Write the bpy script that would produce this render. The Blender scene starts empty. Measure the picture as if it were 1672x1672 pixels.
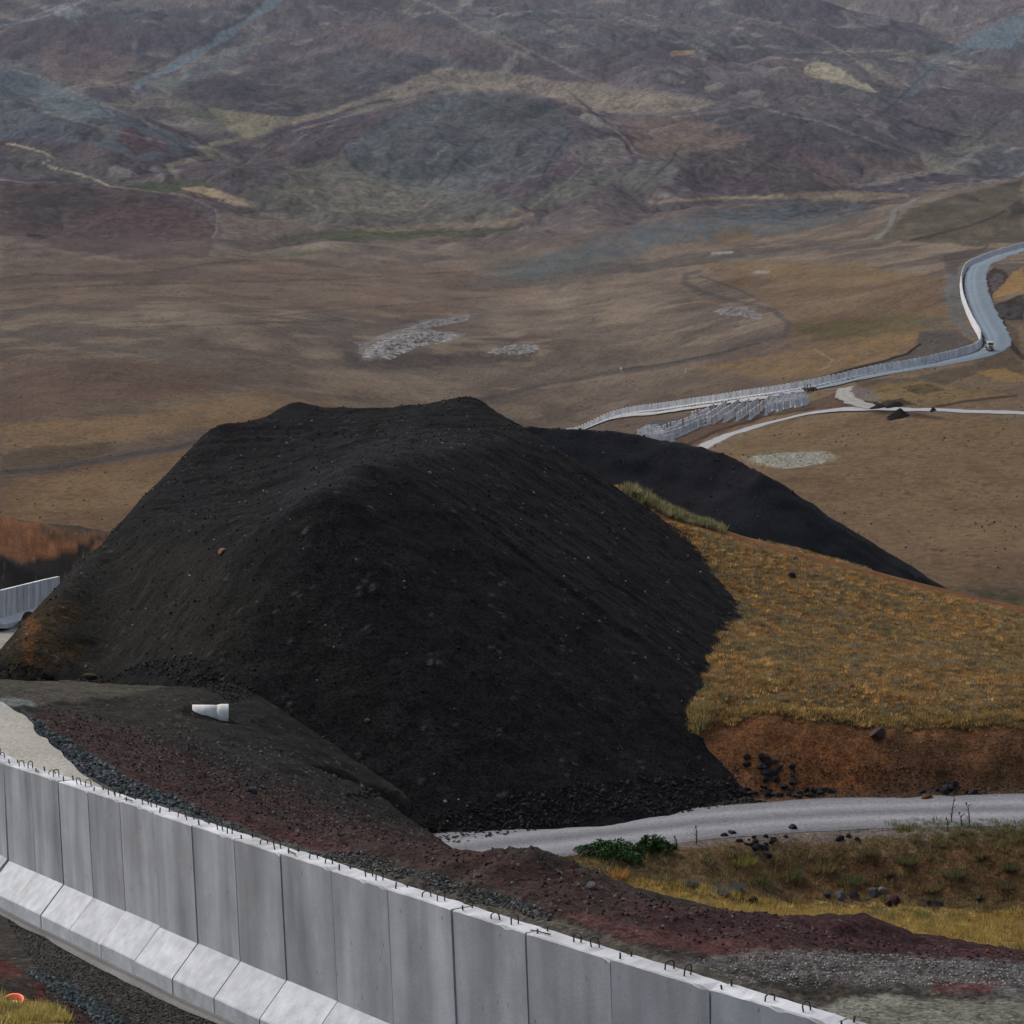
import bpy, math, random
import numpy as np
random.seed(7); rng = np.random.default_rng(11)
sc = bpy.context.scene
COL = sc.collection
PITCH = math.radians(8); F = 4500.0; CP, SP = math.cos(PITCH), math.sin(PITCH)
CAM = (0.0, 0.0, 0.0)

# ------------------------------------------------------------------ image pixel helpers
def ray(px, py):
    u = (np.asarray(px, float)-836)/F; v = (np.asarray(py, float)-836)/F
    y = CP - v*SP
    return u/y, (-SP - v*CP)/y                 # X/Y, Z/Y
def at(px, py, Y):
    a, b = ray(px, py); return (float(a)*Y, float(Y), float(b)*Y)
def image_px(X, Y, Z):                            # image pixel coordinates of a world point
    d = Y*CP - Z*SP
    return 836 + F*X/d, 836 + F*(-(Y*SP + Z*CP))/d

def sstep(a, b, x):
    t = np.clip((x-a)/(b-a), 0, 1); return t*t*(3-2*t)
def hsh(ix, iy, seed):
    h = (ix.astype(np.uint32)*np.uint32(374761393) + iy.astype(np.uint32)*np.uint32(668265263) + np.uint32((seed*974711+12345) & 0xffffffff))
    h = (h ^ (h >> np.uint32(13)))*np.uint32(1274126177)
    h = h ^ (h >> np.uint32(16))
    return (h & np.uint32(0xffffff)).astype(np.float32)/np.float32(16777215)
def vn(x, y, seed=0):
    fx = np.floor(x); fy = np.floor(y); ix = fx.astype(np.int64); iy = fy.astype(np.int64)
    tx = (x-fx).astype(np.float32); ty = (y-fy).astype(np.float32)
    tx = tx*tx*tx*(tx*(tx*6-15)+10); ty = ty*ty*ty*(ty*(ty*6-15)+10)
    a = hsh(ix, iy, seed); b = hsh(ix+1, iy, seed); c = hsh(ix, iy+1, seed); d = hsh(ix+1, iy+1, seed)
    return (a*(1-tx)+b*tx)*(1-ty)+(c*(1-tx)+d*tx)*ty
def fbm(x, y, o=4, seed=0, g=0.5):             # -1..1
    s = 0; a = 1; n = 0; c, sn = 0.8, 0.6
    for i in range(o):
        s = s + a*(vn(x, y, seed+i*17)*2-1); n += a; a *= g
        x, y = (x*c - y*sn)*2.03+13.7, (x*sn + y*c)*2.03+5.1
    return s/n
def ridged(x, y, o=4, seed=0):
    s = 0; a = 1; n = 0; c, sn = 0.8, 0.6
    for i in range(o):
        s = s + a*(1-np.abs(vn(x, y, seed+i*17)*2-1)); n += a; a *= 0.5
        x, y = (x*c - y*sn)*2.1+3.7, (x*sn + y*c)*2.1+9.1
    return s/n

class TPS:
    def __init__(s, pts, kx, ky, reg=0.0):
        # pts: (px, py, Y) or ('z', px, Z, Y)
        u = []; v = []; w = []
        for p in pts:
            if p[0] == 'z':
                a = (p[1]-836)/F; u.append(a*kx); v.append(math.log(p[3])*ky); w.append(p[2]/p[3])
            else:
                a, b = ray(p[0], p[1]); u.append(float(a)*kx); v.append(math.log(p[2])*ky); w.append(float(b))
        s.u = np.array(u); s.v = np.array(v); s.kx = kx; s.ky = ky
        n = len(u); K = s.k((s.u[:, None]-s.u)**2 + (s.v[:, None]-s.v)**2) + reg*np.eye(n)
        Pm = np.stack([np.ones(n), s.u, s.v], 1)
        A = np.zeros((n+3, n+3)); A[:n, :n] = K; A[:n, n:] = Pm; A[n:, :n] = Pm.T
        s.c = np.linalg.solve(A, np.concatenate([w, np.zeros(3)]))
    @staticmethod
    def k(r2): return -np.sqrt(r2+.0009)
    def __call__(s, X, Y):
        sh = np.shape(X); X = np.ravel(X); Y = np.ravel(Y)
        a = X/Y*s.kx; b = np.log(Y)*s.ky; out = np.empty(len(a)); n = len(s.u)
        for i in range(0, len(a), 40000):
            aa = a[i:i+40000]; bb = b[i:i+40000]
            r2 = (aa[:, None]-s.u)**2 + (bb[:, None]-s.v)**2
            out[i:i+40000] = s.k(r2)@s.c[:n] + s.c[n] + s.c[n+1]*aa + s.c[n+2]*bb
        return (out*Y).reshape(sh)

# ------------------------------------------------------------------ near wall line (joints read as image pixels, spaced 2 m apart)
NT = [(5,1247),(50,1260),(92,1274),(143,1288),(194,1307),(252,1326),(313,1347),(381,1370),(456,1394),(540,1419),(634,1448),(736,1484),(856,1522),(995,1566),(1158,1612),(1353,1672)]
ky_ = np.arange(16); TT = np.array(NT, float)
_cx = np.polyfit(ky_, TT[:, 0], 5); _cy = np.polyfit(TT[:, 0], TT[:, 1], 3)
JX = np.polyval(_cx, ky_); JY = np.polyval(_cy, JX)
def rayd(px, py):
    u = (px-836)/F; v = (py-836)/F
    return np.array([u, CP-v*SP, -SP-v*CP])
J = [rayd(JX[0], JY[0])*60.0]
for i in range(1, 16):
    r = rayd(JX[i], JY[i]); a = r@r; b = -2*r@J[-1]; c = J[-1]@J[-1]-4
    J.append(r*((-b-math.sqrt(max(b*b-4*a*c, 0)))/(2*a)))
J = np.array(J)
# carry the line on past both edges of the frame
d0 = J[0]-J[1]; pre = []; p = J[0].copy(); ang = 0
for i in range(7):
    a = math.radians(-1.2*i); q = np.array([d0[0]*math.cos(a)+d0[1]*math.sin(a)*-1, d0[0]*math.sin(a)+d0[1]*math.cos(a), d0[2]])
    q[2] = d0[2]*.3; p = p+q; pre.append(p.copy())
d1 = J[-1]-J[-2]; post = []; p = J[-1].copy()
for i in range(3):
    p = p+d1; post.append(p.copy())
JN = np.array(pre[::-1]+list(J)+post)          # top front corner of every joint
N_PRE = len(pre)
H = 3.0

# ------------------------------------------------------------------ terrain
def zpt(x, y, z): return ('z', 836+F*x/y, z, y)
near_pts = []
for k in range(0, len(JN), 2):
    p = JN[k]; k2 = min(k+1, len(JN)-1); t = JN[k2]-JN[k2-1]; t = t/np.linalg.norm(t[:2]); n = np.array([-t[1], t[0]])
    for o_, dz in ((0, .02), (3.2, .05), (5.6, .08), (-1.6, .05)):
        near_pts.append(zpt(p[0]+n[0]*o_, p[1]+n[1]*o_, p[2]-H-dz))
def row(*p):
    out_ = []
    for a, b in zip(p[:-1], p[1:]):
        n = max(1, int(abs(b[-3 if len(a) == 3 else 1]-a[-3 if len(a) == 3 else 1])/90))
        for i in range(n):
            f = i/n; q = tuple(a[j]+(b[j]-a[j])*f for j in range(len(a))) if a[0] != 'z' else ('z',)+tuple(a[j]+(b[j]-a[j])*f for j in range(1, 4)); out_.append(q)
    out_.append(p[-1]); return out_
near_pts += [(0,1600,48),(0,1672,43.5),(150,1672,44),(-200,1600,48),(-200,1700,40),(900,1900,33),
 (0,1150,84),(-200,1120,95),(1600,1645,45),(1672,1600,48),(1850,1620,48)]
near_pts += row((600,1380,59.5),(900,1450,53.5),(1200,1530,50.5),(1500,1562,51.5),(1800,1570,52.5))
near_pts += [(200,1120,108),(0,1112,110),(400,1125,104),(200,1180,92),(100,1165,87),(500,1250,90),(400,1250,84),(650,1335,88),(700,1362,93),(600,1290,92),(560,1280,93),(-200,1100,112),(300,1250,79),(450,1300,77)]
near_pts += row((-250,1062,150),(90,1058,150)) + row((-250,1042,190),(130,1038,190)) + row((-250,1030,206),(-60,1028,206),(0,1027,214),(73,1006,232),(120,996,240))
near_pts += row((-250,1034,201),(-20,1031,206),(60,1031,214),(110,1031,220))
near_pts += row((-250,968,222),(0,955,228),(60,942,240),(120,930,246)) + row((-250,900,236),(0,905,238),(60,915,248),(140,905,250)) + row((-250,846,256),(0,848,256),(100,862,258),(180,872,260))
near_pts += row(('z',-250,-64,330),('z',1850,-66,330)) + row(('z',-250,-100,440),('z',1850,-100,440))
near_pts += [('z',400,-38,200),('z',836,-37,200),('z',1100,-37,200),('z',1400,-38,200),('z',1850,-42,210),
 ('z',450,-27,130),('z',800,-27,130),('z',700,-27,150),('z',250,-27,140)]
near_pts += row((1010,795,147),(1100,846,147),(1200,876,149),(1400,926,152),(1520,957,154),(1672,992,160),(1850,1030,166))
near_pts += [('z',1060,-23.2,128),(1150,1100,117)]
near_pts += row((1190,1000,133),(1400,1050,129),(1672,1078,130),(1850,1082,132))
near_pts += row((1090,1196,110.6),(1130,1172,110.8),(1250,1160,111),(1450,1186,110.6),(1672,1188,110.6),(1850,1188,110.6))
near_pts += row((1090,1203,110.1),(1150,1196,110),(1250,1172,110.4),(1450,1198,110),(1850,1200,110))
near_pts += row((1180,1312,106.6),(1250,1308,106.8),(1450,1304,107),(1850,1300,107.2)) 
near_pts += row((760,1368,97.2),(900,1354,100),(1000,1344,102),(1180,1322,105.5),(1300,1313,106),(1850,1305,106.3))
near_pts += row((760,1400,93.5),(900,1388,95.6),(1000,1376,97.6),(1300,1352,101.6),(1850,1346,102.2))
near_pts += row((880,1420,92.4),(1000,1404,95),(1300,1372,100.6),(1850,1364,101.2))
near_pts += row((900,1438,90.5),(1000,1450,92.5),(1300,1466,97),(1600,1480,97.3),(1850,1482,97.3))
near_pts += row((950,1470,86),(1300,1497,92),(1600,1522,92),(1850,1530,92))
near_pts += row(('z',700,-19.4,72),('z',900,-21.5,72),('z',1300,-24.2,76),('z',1850,-24.6,76))
NEAR = TPS(near_pts, 4.5, 2.4, 1e-6)
far_pts = [(-200,990,560),(0,990,560),(0,840,760),(0,700,960),(0,560,1250),(0,450,1650),(0,380,2050),
 (400,900,680),(400,640,1080),(400,520,1370),(400,430,1800),(400,380,2150),
 (836,900,690),(930,712,1100),(836,600,1280),(836,480,1650),(836,400,2050),(836,350,2350),
 (996,686,1080),(1091,668,1055),(1187,652,1025),(1283,638,1000),(1374,625.6,985),(1444,611,978),(1514,600,975),(1561,590,978),(1603,576,990),
 (1594,545,1040),(1581,523,1080),(1572,500,1120),(1569,470,1190),(1569,452,1240),(1580,438,1290),(1614,422,1360),(1672,405,1440),(1760,390,1540),
 (1300,560,1150),(1300,480,1370),(1300,410,1720),(1300,345,2200),(1450,520,1180),(1450,450,1400),
 (1672,650,880),(1300,720,850),(1672,800,700),(1300,800,720),(1672,980,545),(1300,950,560),(1900,800,700),(1900,600,930),(1900,400,1400),
 (1672,330,1760),(1500,360,1800),(1672,500,1100)]
for x, s in ((-200,1.0),(0,1.0),(400,.98),(836,.97),(1300,1.0),(1672,1.0),(1900,1.0)):
    far_pts += [(x,260,2900*s),(x,120,4200*s),(x,0,6000*s),(x,-260,9500*s)]
far_pts += [('z',-200,-108,440),('z',400,-108,440),('z',836,-108,440),('z',1300,-108,440),('z',1900,-108,440)]
FAR = TPS(far_pts, 4, 1.6, 1e-5)

def seg_dist(X, Y, pts):
    """nearest distance to a polyline (x,y,z) and z there"""
    best = np.full(np.shape(X), 1e9); zz = np.zeros(np.shape(X)); side = np.zeros(np.shape(X))
    for (x0, y0, z0), (x1, y1, z1) in zip(pts[:-1], pts[1:]):
        dx, dy = x1-x0, y1-y0; L = dx*dx+dy*dy+1e-9
        t = np.clip(((X-x0)*dx+(Y-y0)*dy)/L, 0, 1)
        d = np.hypot(X-x0-t*dx, Y-y0-t*dy); m = d < best
        best = np.where(m, d, best); zz = np.where(m, z0+t*(z1-z0), zz)
        side = np.where(m, (dx*(Y-y0)-dy*(X-x0))/(math.sqrt(L)*(d+.01)), side)
    return best, zz, side
def ridge_z(X, Y, pts, s1, s2, r, r0):
    best = np.full(np.shape(X), -1e9)
    for (x0, y0, z0), (x1, y1, z1) in zip(pts[:-1], pts[1:]):
        dx, dy = x1-x0, y1-y0; L = dx*dx+dy*dy+1e-9
        t = np.clip(((X-x0)*dx+(Y-y0)*dy)/L, 0, 1)
        d = np.hypot(X-x0-t*dx, Y-y0-t*dy); sd = (dx*(Y-y0)-dy*(X-x0))/(math.sqrt(L)*(d+.01))
        best = np.maximum(best, z0+t*(z1-z0)-(s1+(s2-s1)*sstep(-.6, .6, sd))*(np.sqrt(d*d+r*r)-r0))
    return best
def smax(a, b, k):
    h = np.clip(0.5+0.5*(a-b)/k, 0, 1); return b*(1-h)+a*h+k*h*(1-h)
def P(*l): return [at(*q) for q in l]

BERM = P((560,1352,66),(640,1374,62),(700,1396,59.5),(735,1398,58.5),(760,1386,58),(790,1404,57.5),(812,1404,57),(832,1389,56.5),(870,1396,56),(905,1414,55.8),(965,1426,55.5),(1010,1461,55),(1080,1497,54.5),(1160,1490,55),(1240,1488,55.5),(1300,1498,56),(1400,1502,57),(1500,1520,57.5),(1600,1538,58),(1672,1552,58.5),(1850,1580,59))
GR = P((700,1392,94.6),(772,1384,96),(900,1371,97.8),(1000,1360,99.8),(1150,1343,102.2),(1300,1332,103.9),(1450,1326,104.4),(1672,1321,104.9),(1850,1319,105.1))
HUMP = P((303,1149,97.1),(327,1160,97.0),(346,1173,96.85),(370,1188,96.6))
RIDGES = [ # crest, front slope, back slope, roundness
 (P((-250,60,3300),(0,108,3100),(120,148,3000),(250,203,2850),(390,256,2650)), .24, .34, 60),
 (P((330,305,2450),(420,250,2600),(500,212,2750),(620,166,2900),(760,143,3000),(870,152,3050),(960,190,3000)), .22, .34, 70),
 (P((-250,296,2300),(60,300,2300),(200,312,2280),(300,338,2220),(345,372,2120)), .16, .22, 40),
 (P((960,230,3050),(1100,190,3150),(1230,172,3250),(1350,200,3150),(1500,262,2900)), .17, .26, 70),
 (P((300,95,4300),(460,60,4700),(620,40,5000),(760,75,4700)), .25, .3, 90),
 (P((1240,118,4000),(1330,100,4100),(1400,124,3950),(1450,158,3800)), .30, .4, 30),
 (P((1480,180,3900),(1560,120,4300),(1672,50,4900),(1850,0,5200)), .3, .35, 80),
 (P((980,395,2000),(1080,362,2060),(1200,336,2120),(1330,327,2150),(1420,332,2120)), .10, .18, 25),
 (P((1440,392,1720),(1510,334,1900),(1600,305,2000),(1672,288,2080),(1850,260,2200)), .17, .25, 30),
 (P((1000,40,5200),(1150,20,5500),(1300,45,5200)), .25, .3, 90),
 (P((905,345,2270),(960,290,2420),(1030,268,2500)), .14, .2, 30),
]
def wallside(X, Y):
    return seg_dist(X, Y, [tuple(p) for p in JN])
def G(X, Y, detail=True):
    X = np.asarray(X, float); Y = np.asarray(Y, float)
    out = np.zeros(X.shape)
    mn = Y < 470; mf = Y > 400
    if mn.any():
        x, y = X[mn], Y[mn]; z = NEAR(x, y)
        b, zc, sd = seg_dist(x, y, BERM)
        nn = fbm(x*.9, y*.9, 3, 5)
        bz = ridge_z(x, y, BERM, .3, .62, .35, .35) + .35*nn*np.minimum(1, b/1.2)
        z = np.where(b < 14, smax(z, bz, .25), z)
        hb, hz_, hs_ = seg_dist(x, y, HUMP); z = np.where(hb < 5, smax(z, hz_-.5*(np.sqrt(hb*hb+.02)-.14), .06), z)
        if detail:
            db, _, dsd = wallside(x, y)
            q = np.where(dsd > 0, sstep(5.2, 7.5, db), sstep(1.2, 4, db))
            rough = np.where(y < 100, 1.0, np.where(y < 150, .6, .2))
            px, _ = image_px(x, y, z)
            rd_, rz_, _ = seg_dist(x, y, GR); roadm = sstep(2.7, 4.2, rd_); z = z*roadm+rz_*(1-roadm)
            z = z + q*rough*roadm*(.16*fbm(x*.55, y*.55, 3, 2)+.07*fbm(x*2.4, y*2.4, 3, 9))
            # gullies and slumps in the cut bank, left red bank
            m2 = sstep(105, 107.5, y)*(1-sstep(112, 116, y))*sstep(1080, 1140, px)
            z = z - m2*.28*np.abs(fbm(x*.45, y*.3, 4, 21))
            m3 = sstep(240, 250, y)*(1-sstep(250, 270, y))
            z = z + m3*.6*fbm(x*.3, y*.3, 4, 31)
        out[mn] = z
    if mf.any():
        x, y = X[mf], Y[mf]; z = FAR(x, y)
        for pts, s1, s2, r in RIDGES:
            rz = ridge_z(x, y, pts, s1, s2, r, r*.6)       # a crest runs left to right: +side is the far side
            z = smax(z, rz, 5)
        mm = sstep(2100, 3100, y); m1 = sstep(1500, 2500, y)
        ra, rb, rc = relief(x, y)
        z = z + mm*(135*(np.minimum(ra, .5)-.2)) + m1*(38*np.sqrt(np.clip(ra*2.2, .12, 1))*(np.minimum(rb, .6)-.2)+12*(rc-.2)+2.5*fbm(x/24, y/40, 3, 4))
        z = z + sstep(420, 560, y)*(1-m1*.5)*(1.9*fbm(x/70, y/95, 3, 41)+.45*fbm(x/11, y/14, 3, 42)+1.2*sstep(1100, 1500, y)*fbm(x/35, y/60, 3, 43))
        if mn.any():
            w = sstep(400, 470, y)
            zz = out[mf]; z = np.where(w < 1, zz*(1-w)+z*w, z)
        out[mf] = z
    return out
def relief(x, y):
    a = np.abs(fbm(x/780+1.7, y/1250+.4, 4, 901, .42)); b = np.abs(fbm(x/210+.1*a, y/430, 4, 911, .5)); c = np.abs(fbm(x/62, y/150, 3, 921, .5))
    return a, b, c
def g1(x, y): return float(G(np.array([x]), np.array([y]))[0])
def hit(px, py, y0, y1, n=1500):
    a, b = ray(px, py); Ys = np.geomspace(y0, y1, n)
    d = b*Ys - G(a*Ys, Ys)
    s = np.where((d[:-1] > 0) & (d[1:] <= 0))[0]
    if len(s) == 0:
        i = int(np.argmin(np.abs(d))); Yh = Ys[i]
    else:
        i = s[0]; t = d[i]/(d[i]-d[i+1]); Yh = Ys[i]+t*(Ys[i+1]-Ys[i])
    x = float(a)*Yh
    return np.array([x, Yh, g1(x, Yh)])

# ------------------------------------------------------------------ colour
def lin(c):
    c = np.array(c, float)/255; return np.where(c <= .04045, c/12.92, ((c+.055)/1.055)**2.4)
GAIN = 0.66
def alb(c): return lin(c)*GAIN

class Paint:
    """ground cover map: patches of soil, grass, scree, laid on the terrain through the camera from image-pixel outlines"""
    def __init__(s, X, Y, Z, base):
        s.X, s.Y = X, Y
        s.px, s.py = image_px(X, Y, Z)
        s.c = base.astype(np.float32)
        s.wx = s.px; s.wy = s.py
    def warp(s, amp, k=1.0, seed=0, sc_=40.):
        s.wx = s.px + amp*fbm(s.px/sc_/k, s.py/sc_*2.2/k, 4, 100+seed)*2
        s.wy = s.py + amp*.4*fbm(s.px/sc_/k+7, s.py/sc_*2.2/k+3, 4, 150+seed)*2
    def mix(s, m, idx, col, var=0.0):
        col = alb(col).astype(np.float32)
        if idx is None: s.c = s.c*(1-m[:, None])+col*m[:, None]
        else: s.c[idx] = s.c[idx]*(1-m[:, None])+col*m[:, None]
    def poly(s, pts, col, a=1., f=8., Y=(0, 1e5), brk=0.0, bs=12.):
        p = np.array(pts, float)
        x0, y0 = p.min(0)-f*2-30; x1, y1 = p.max(0)+f*2+30
        idx = np.where((s.wx > x0) & (s.wx < x1) & (s.wy > y0) & (s.wy < y1) & (s.Y > Y[0]) & (s.Y < Y[1]))[0]
        if len(idx) == 0: return
        x = s.wx[idx]; y = s.wy[idx]
        inside = np.zeros(len(x), bool); d = np.full(len(x), 1e9); n = len(p)
        for i in range(n):
            ax, ay = p[i]; bx, by = p[(i+1) % n]
            c = ((ay > y) != (by > y)); 
            xi = ax + (y-ay)*(bx-ax)/((by-ay) if by != ay else 1e-9)
            inside ^= c & (x < xi)
            L = (bx-ax)**2+(by-ay)**2+1e-9; t = np.clip(((x-ax)*(bx-ax)+(y-ay)*(by-ay))/L, 0, 1)
            d = np.minimum(d, np.hypot(x-ax-t*(bx-ax), (y-ay-t*(by-ay))*1.8))
        m = sstep(-f, f, np.where(inside, d, -d))*a
        if brk:
            nb = fbm(s.X[idx]/s.Y[idx]*F/bs, s.py[idx]/bs*2.5, 3, int(x0) % 97)
            m = m*np.clip(1-brk+brk*2*sstep(-.25, .3, nb), 0, 1)
            m = np.clip(m, 0, 1)
        s.mix(m, idx, col)
    def line(s, pts, w, col, a=1., f=2., Y=(0, 1e5), brk=0.):
        p = np.array(pts, float)
        x0, y0 = p.min(0)-w-f*2-10; x1, y1 = p.max(0)+w+f*2+10
        lx_ = s.px*.75+s.wx*.25; ly_ = s.py*.75+s.wy*.25
        idx = np.where((lx_ > x0) & (lx_ < x1) & (ly_ > y0) & (ly_ < y1) & (s.Y > Y[0]) & (s.Y < Y[1]))[0]
        if len(idx) == 0: return
        x = lx_[idx]; y = ly_[idx]; d = np.full(len(x), 1e9)
        for i in range(len(p)-1):
            ax, ay = p[i]; bx, by = p[i+1]
            L = (bx-ax)**2+(by-ay)**2+1e-9; t = np.clip(((x-ax)*(bx-ax)+(y-ay)*(by-ay))/L, 0, 1)
            d = np.minimum(d, np.hypot(x-ax-t*(bx-ax), (y-ay-t*(by-ay))*1.6))
        m = (1-sstep(w-f, w+f, d))*a
        if brk:
            m = m*(1-brk*sstep(-.1, .35, fbm(s.px[idx]/9, s.py[idx]/4, 3, int(x0) % 71)))
        s.mix(m, idx, col)

def base_far(X, Y):
    """heath, dry grass, bare soil mixed by noise in metres"""
    n = len(X); c = np.zeros((n, 3), np.float32)
    def L(a, b, t): return alb(a)*(1-t[:, None])+alb(b)*t[:, None]
    t1 = sstep(-.3, .35, fbm(X/55, Y/80, 5, 200)); t2 = sstep(-.1, .4, fbm(X/24, Y/46, 4, 210))
    plain = L((92, 83, 76), (114, 102, 90), t1)
    st_ = sstep(.12, .4, fbm(X/30, Y/30, 4, 215)); plain = plain*(1-.4*t2[:, None])+alb((86, 74, 66))*(.4*t2[:, None]); plain = plain*(1-.5*st_[:, None])+alb((130, 116, 98))*(.5*st_[:, None])
    near = L((90, 78, 68), (106, 91, 74), t1)
    w = sstep(950, 1350, Y)[:, None]; plain = near*(1-w)+plain*w
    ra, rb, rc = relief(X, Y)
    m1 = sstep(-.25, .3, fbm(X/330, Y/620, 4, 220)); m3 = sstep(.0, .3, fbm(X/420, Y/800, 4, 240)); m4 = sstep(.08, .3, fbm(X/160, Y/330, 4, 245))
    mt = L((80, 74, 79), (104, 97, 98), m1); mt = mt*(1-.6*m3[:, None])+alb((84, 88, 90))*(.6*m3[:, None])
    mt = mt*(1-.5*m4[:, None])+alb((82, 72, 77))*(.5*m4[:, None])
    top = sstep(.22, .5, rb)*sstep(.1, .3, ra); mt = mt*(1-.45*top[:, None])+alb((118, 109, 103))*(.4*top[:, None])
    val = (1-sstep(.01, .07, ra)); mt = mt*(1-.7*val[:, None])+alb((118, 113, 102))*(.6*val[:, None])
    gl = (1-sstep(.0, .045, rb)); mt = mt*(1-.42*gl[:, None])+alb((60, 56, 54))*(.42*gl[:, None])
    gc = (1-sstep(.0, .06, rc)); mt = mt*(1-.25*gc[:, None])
    bare = sstep(.34, .5, fbm(X/45, Y/70, 4, 256)); mt = mt*(1-.5*bare[:, None])+alb((138, 132, 124))*(.5*bare[:, None])
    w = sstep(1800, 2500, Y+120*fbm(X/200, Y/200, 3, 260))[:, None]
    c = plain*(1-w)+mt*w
    return c
def mottle(X, Y):
    # shrubs and stones: fine mottling
    f1 = fbm(X/1.7, Y/2.6, 3, 270); f2 = fbm(X/9, Y/16, 3, 280); f3 = fbm(X/28, Y/60, 3, 281); far = sstep(1500, 2500, Y)
    k = 1+.26*f1*(1-far)+.22*f2*(1-far)+.16*f3
    sh = sstep(.40, .6, f1+.35*f2); k = k*(1-.42*sh*(1-sstep(900, 2200, Y)))
    f4 = fbm(X/10, Y/20, 3, 285); f5 = fbm(X/4, Y/9, 2, 286); k = k*(1+(.18*f4+.42*f5)*far)
    dots = sstep(.45, .6, vn(X/5, Y/11, 290)*f4+.35*f5+.2); k = k*(1-.28*dots*far)
    return k[:, None]

def paint_far(p):
    p.warp(6, .9)
    q = p.poly; l = p.line
    # --- mountains
    q([(0,100),(110,140),(230,195),(330,235),(250,262),(130,235),(0,225)], (84,92,98), .75, 7, brk=.2, bs=30)
    q([(60,130),(160,160),(190,190),(130,200),(70,185)], (108,118,118), .5, 6)
    q([(210,150),(330,90),(430,25),(470,0),(440,0),(400,30),(300,95),(215,140)], (100,114,120), .8, 2)
    q([(225,158),(320,140),(400,85),(440,40),(350,95),(240,140)], (98,106,104), .6, 4)
    q([(60,10),(130,5),(125,40),(90,25)], (128,134,138), .6, 4, brk=.6)
    q([(90,60),(220,95),(210,140),(120,150),(60,110)], (112,98,92), .5, 7)
    q([(270,145),(430,110),(600,75),(720,100),(760,130),(620,160),(480,190),(340,185)], (66,64,68), .7, 8, brk=.4)
    q([(530,90),(600,85),(640,110),(560,130)], (96,98,96), .5, 5, brk=.7, bs=6)
    q([(440,60),(600,30),(830,60),(830,110),(740,95),(600,70)], (104,92,88), .45, 9, brk=.5)
    q([(690,5),(760,0),(830,40),(836,80),(780,60)], (118,116,112), .45, 6, brk=.6)
    q([(720,110),(860,120),(1010,145),(1180,165),(1100,190),(960,180),(860,150),(740,145),(600,165),(480,205),(470,200),(620,150)], (132,122,108), .75, 5, brk=.25, bs=26)
    q([(340,180),(480,190),(560,180),(470,205),(400,225),(370,210)], (122,116,96), .75, 4)
    l([(400,205),(440,214),(330,240),(345,255),(275,270),(290,290)], 6, (126,120,98), .7, 2, brk=.4)
    q([(380,200),(330,180),(280,170),(300,185),(370,208)], (84,88,72), .6, 4)
    q([(200,300),(330,292),(380,300),(300,315),(230,312)], (78,82,66), .85, 3)
    q([(290,306),(330,305),(430,335),(440,342),(380,335),(330,322)], (150,132,108), .9, 2)
    l([(310,314),(365,328)], 2, (50,46,46), .8, 2)
    l([(400,348),(432,340)], 3, (52,50,50), .8, 2)
    # left slopes
    q([(200,205),(270,230),(285,250),(220,250),(195,235)], (84,66,70), .85, 4)
    q([(120,205),(180,200),(170,235),(125,232)], (70,64,64), .6, 4, brk=.5)
    q([(10,240),(140,262),(240,300),(180,305),(60,290),(0,280)], (92,92,86), .5, 5)
    q([(0,305),(60,298),(200,308),(320,340),(350,372),(340,420),(200,425),(60,400),(0,380)], (80,69,67), .85, 4, brk=.25, bs=30)
    q([(0,330),(340,350),(340,410),(0,410)], (98,86,82), .35, 7, brk=.7, bs=22)
    q([(160,330),(300,340),(345,385),(250,395),(150,370)], (90,72,72), .6, 7)
    q([(20,315),(150,312),(230,330),(120,350),(60,372),(15,350)], (66,64,64), .6, 5, brk=.5, bs=9)
    l([(12,234),(70,248),(88,258),(72,266),(85,273),(130,284),(165,297),(178,304)], 2.6, (158,148,128), .85, 1.2)
    l([(178,304),(300,318),(352,342),(357,352),(352,380),(346,388)], 2.0, (128,116,102), .7, 1.2)
    q([(46,382),(60,380),(72,392),(60,394)], (50,46,46), .7, 2)
    # centre hill
    q([(560,235),(620,190),(700,165),(780,152),(870,158),(930,185),(940,230),(880,290),(780,300),(700,330),(560,300)], (84,90,92), .85, 9, brk=.2, bs=40)
    q([(600,230),(760,180),(900,200),(880,270),(720,290),(600,280)], (98,100,96), .35, 10, brk=.6, bs=24)
    q([(560,250),(700,200),(860,180),(930,230),(800,290),(640,300)], (70,70,72), .35, 9, brk=.7, bs=26)
    q([(740,155),(860,155),(940,190),(900,215),(780,200)], (74,76,74), .6, 7, brk=.4, bs=16)
    q([(330,300),(430,245),(520,215),(600,185),(700,160),(640,195),(560,235),(480,270),(380,300)], (84,76,78), .75, 4, brk=.3)
    q([(380,320),(480,275),(560,250),(620,300),(700,310),(860,345),(800,365),(500,370),(420,345)], (100,98,88), .75, 8, brk=.3, bs=22)
    q([(450,310),(600,290),(760,320),(640,350),(480,345)], (122,114,100), .5, 6, brk=.8, bs=12)
    q([(640,300),(760,285),(860,340),(760,350)], (98,102,98), .5, 8)
    l([(700,265),(735,235)], 5, (120,124,124), .6, 2, brk=.5)
    l([(790,285),(850,295),(880,265)], 5, (116,118,118), .4, 2, brk=.7)
    q([(860,335),(900,300),(960,280),(1010,290),(960,320),(880,345)], (96,98,90), .7, 4)
    q([(930,240),(970,225),(1010,225),(1030,260),(990,265),(950,270)], (122,116,110), .6, 2, brk=.5, bs=5)
    q([(960,215),(1030,220),(1035,250),(1000,225)], (66,58,60), .8, 2)
    q([(1010,200),(1120,190),(1240,225),(1180,245),(1050,255)], (116,98,88), .7, 7, brk=.3, bs=22)
    q([(1180,175),(1330,190),(1500,250),(1440,290),(1300,250),(1180,215)], (78,70,72), .6, 8, brk=.4)
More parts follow.
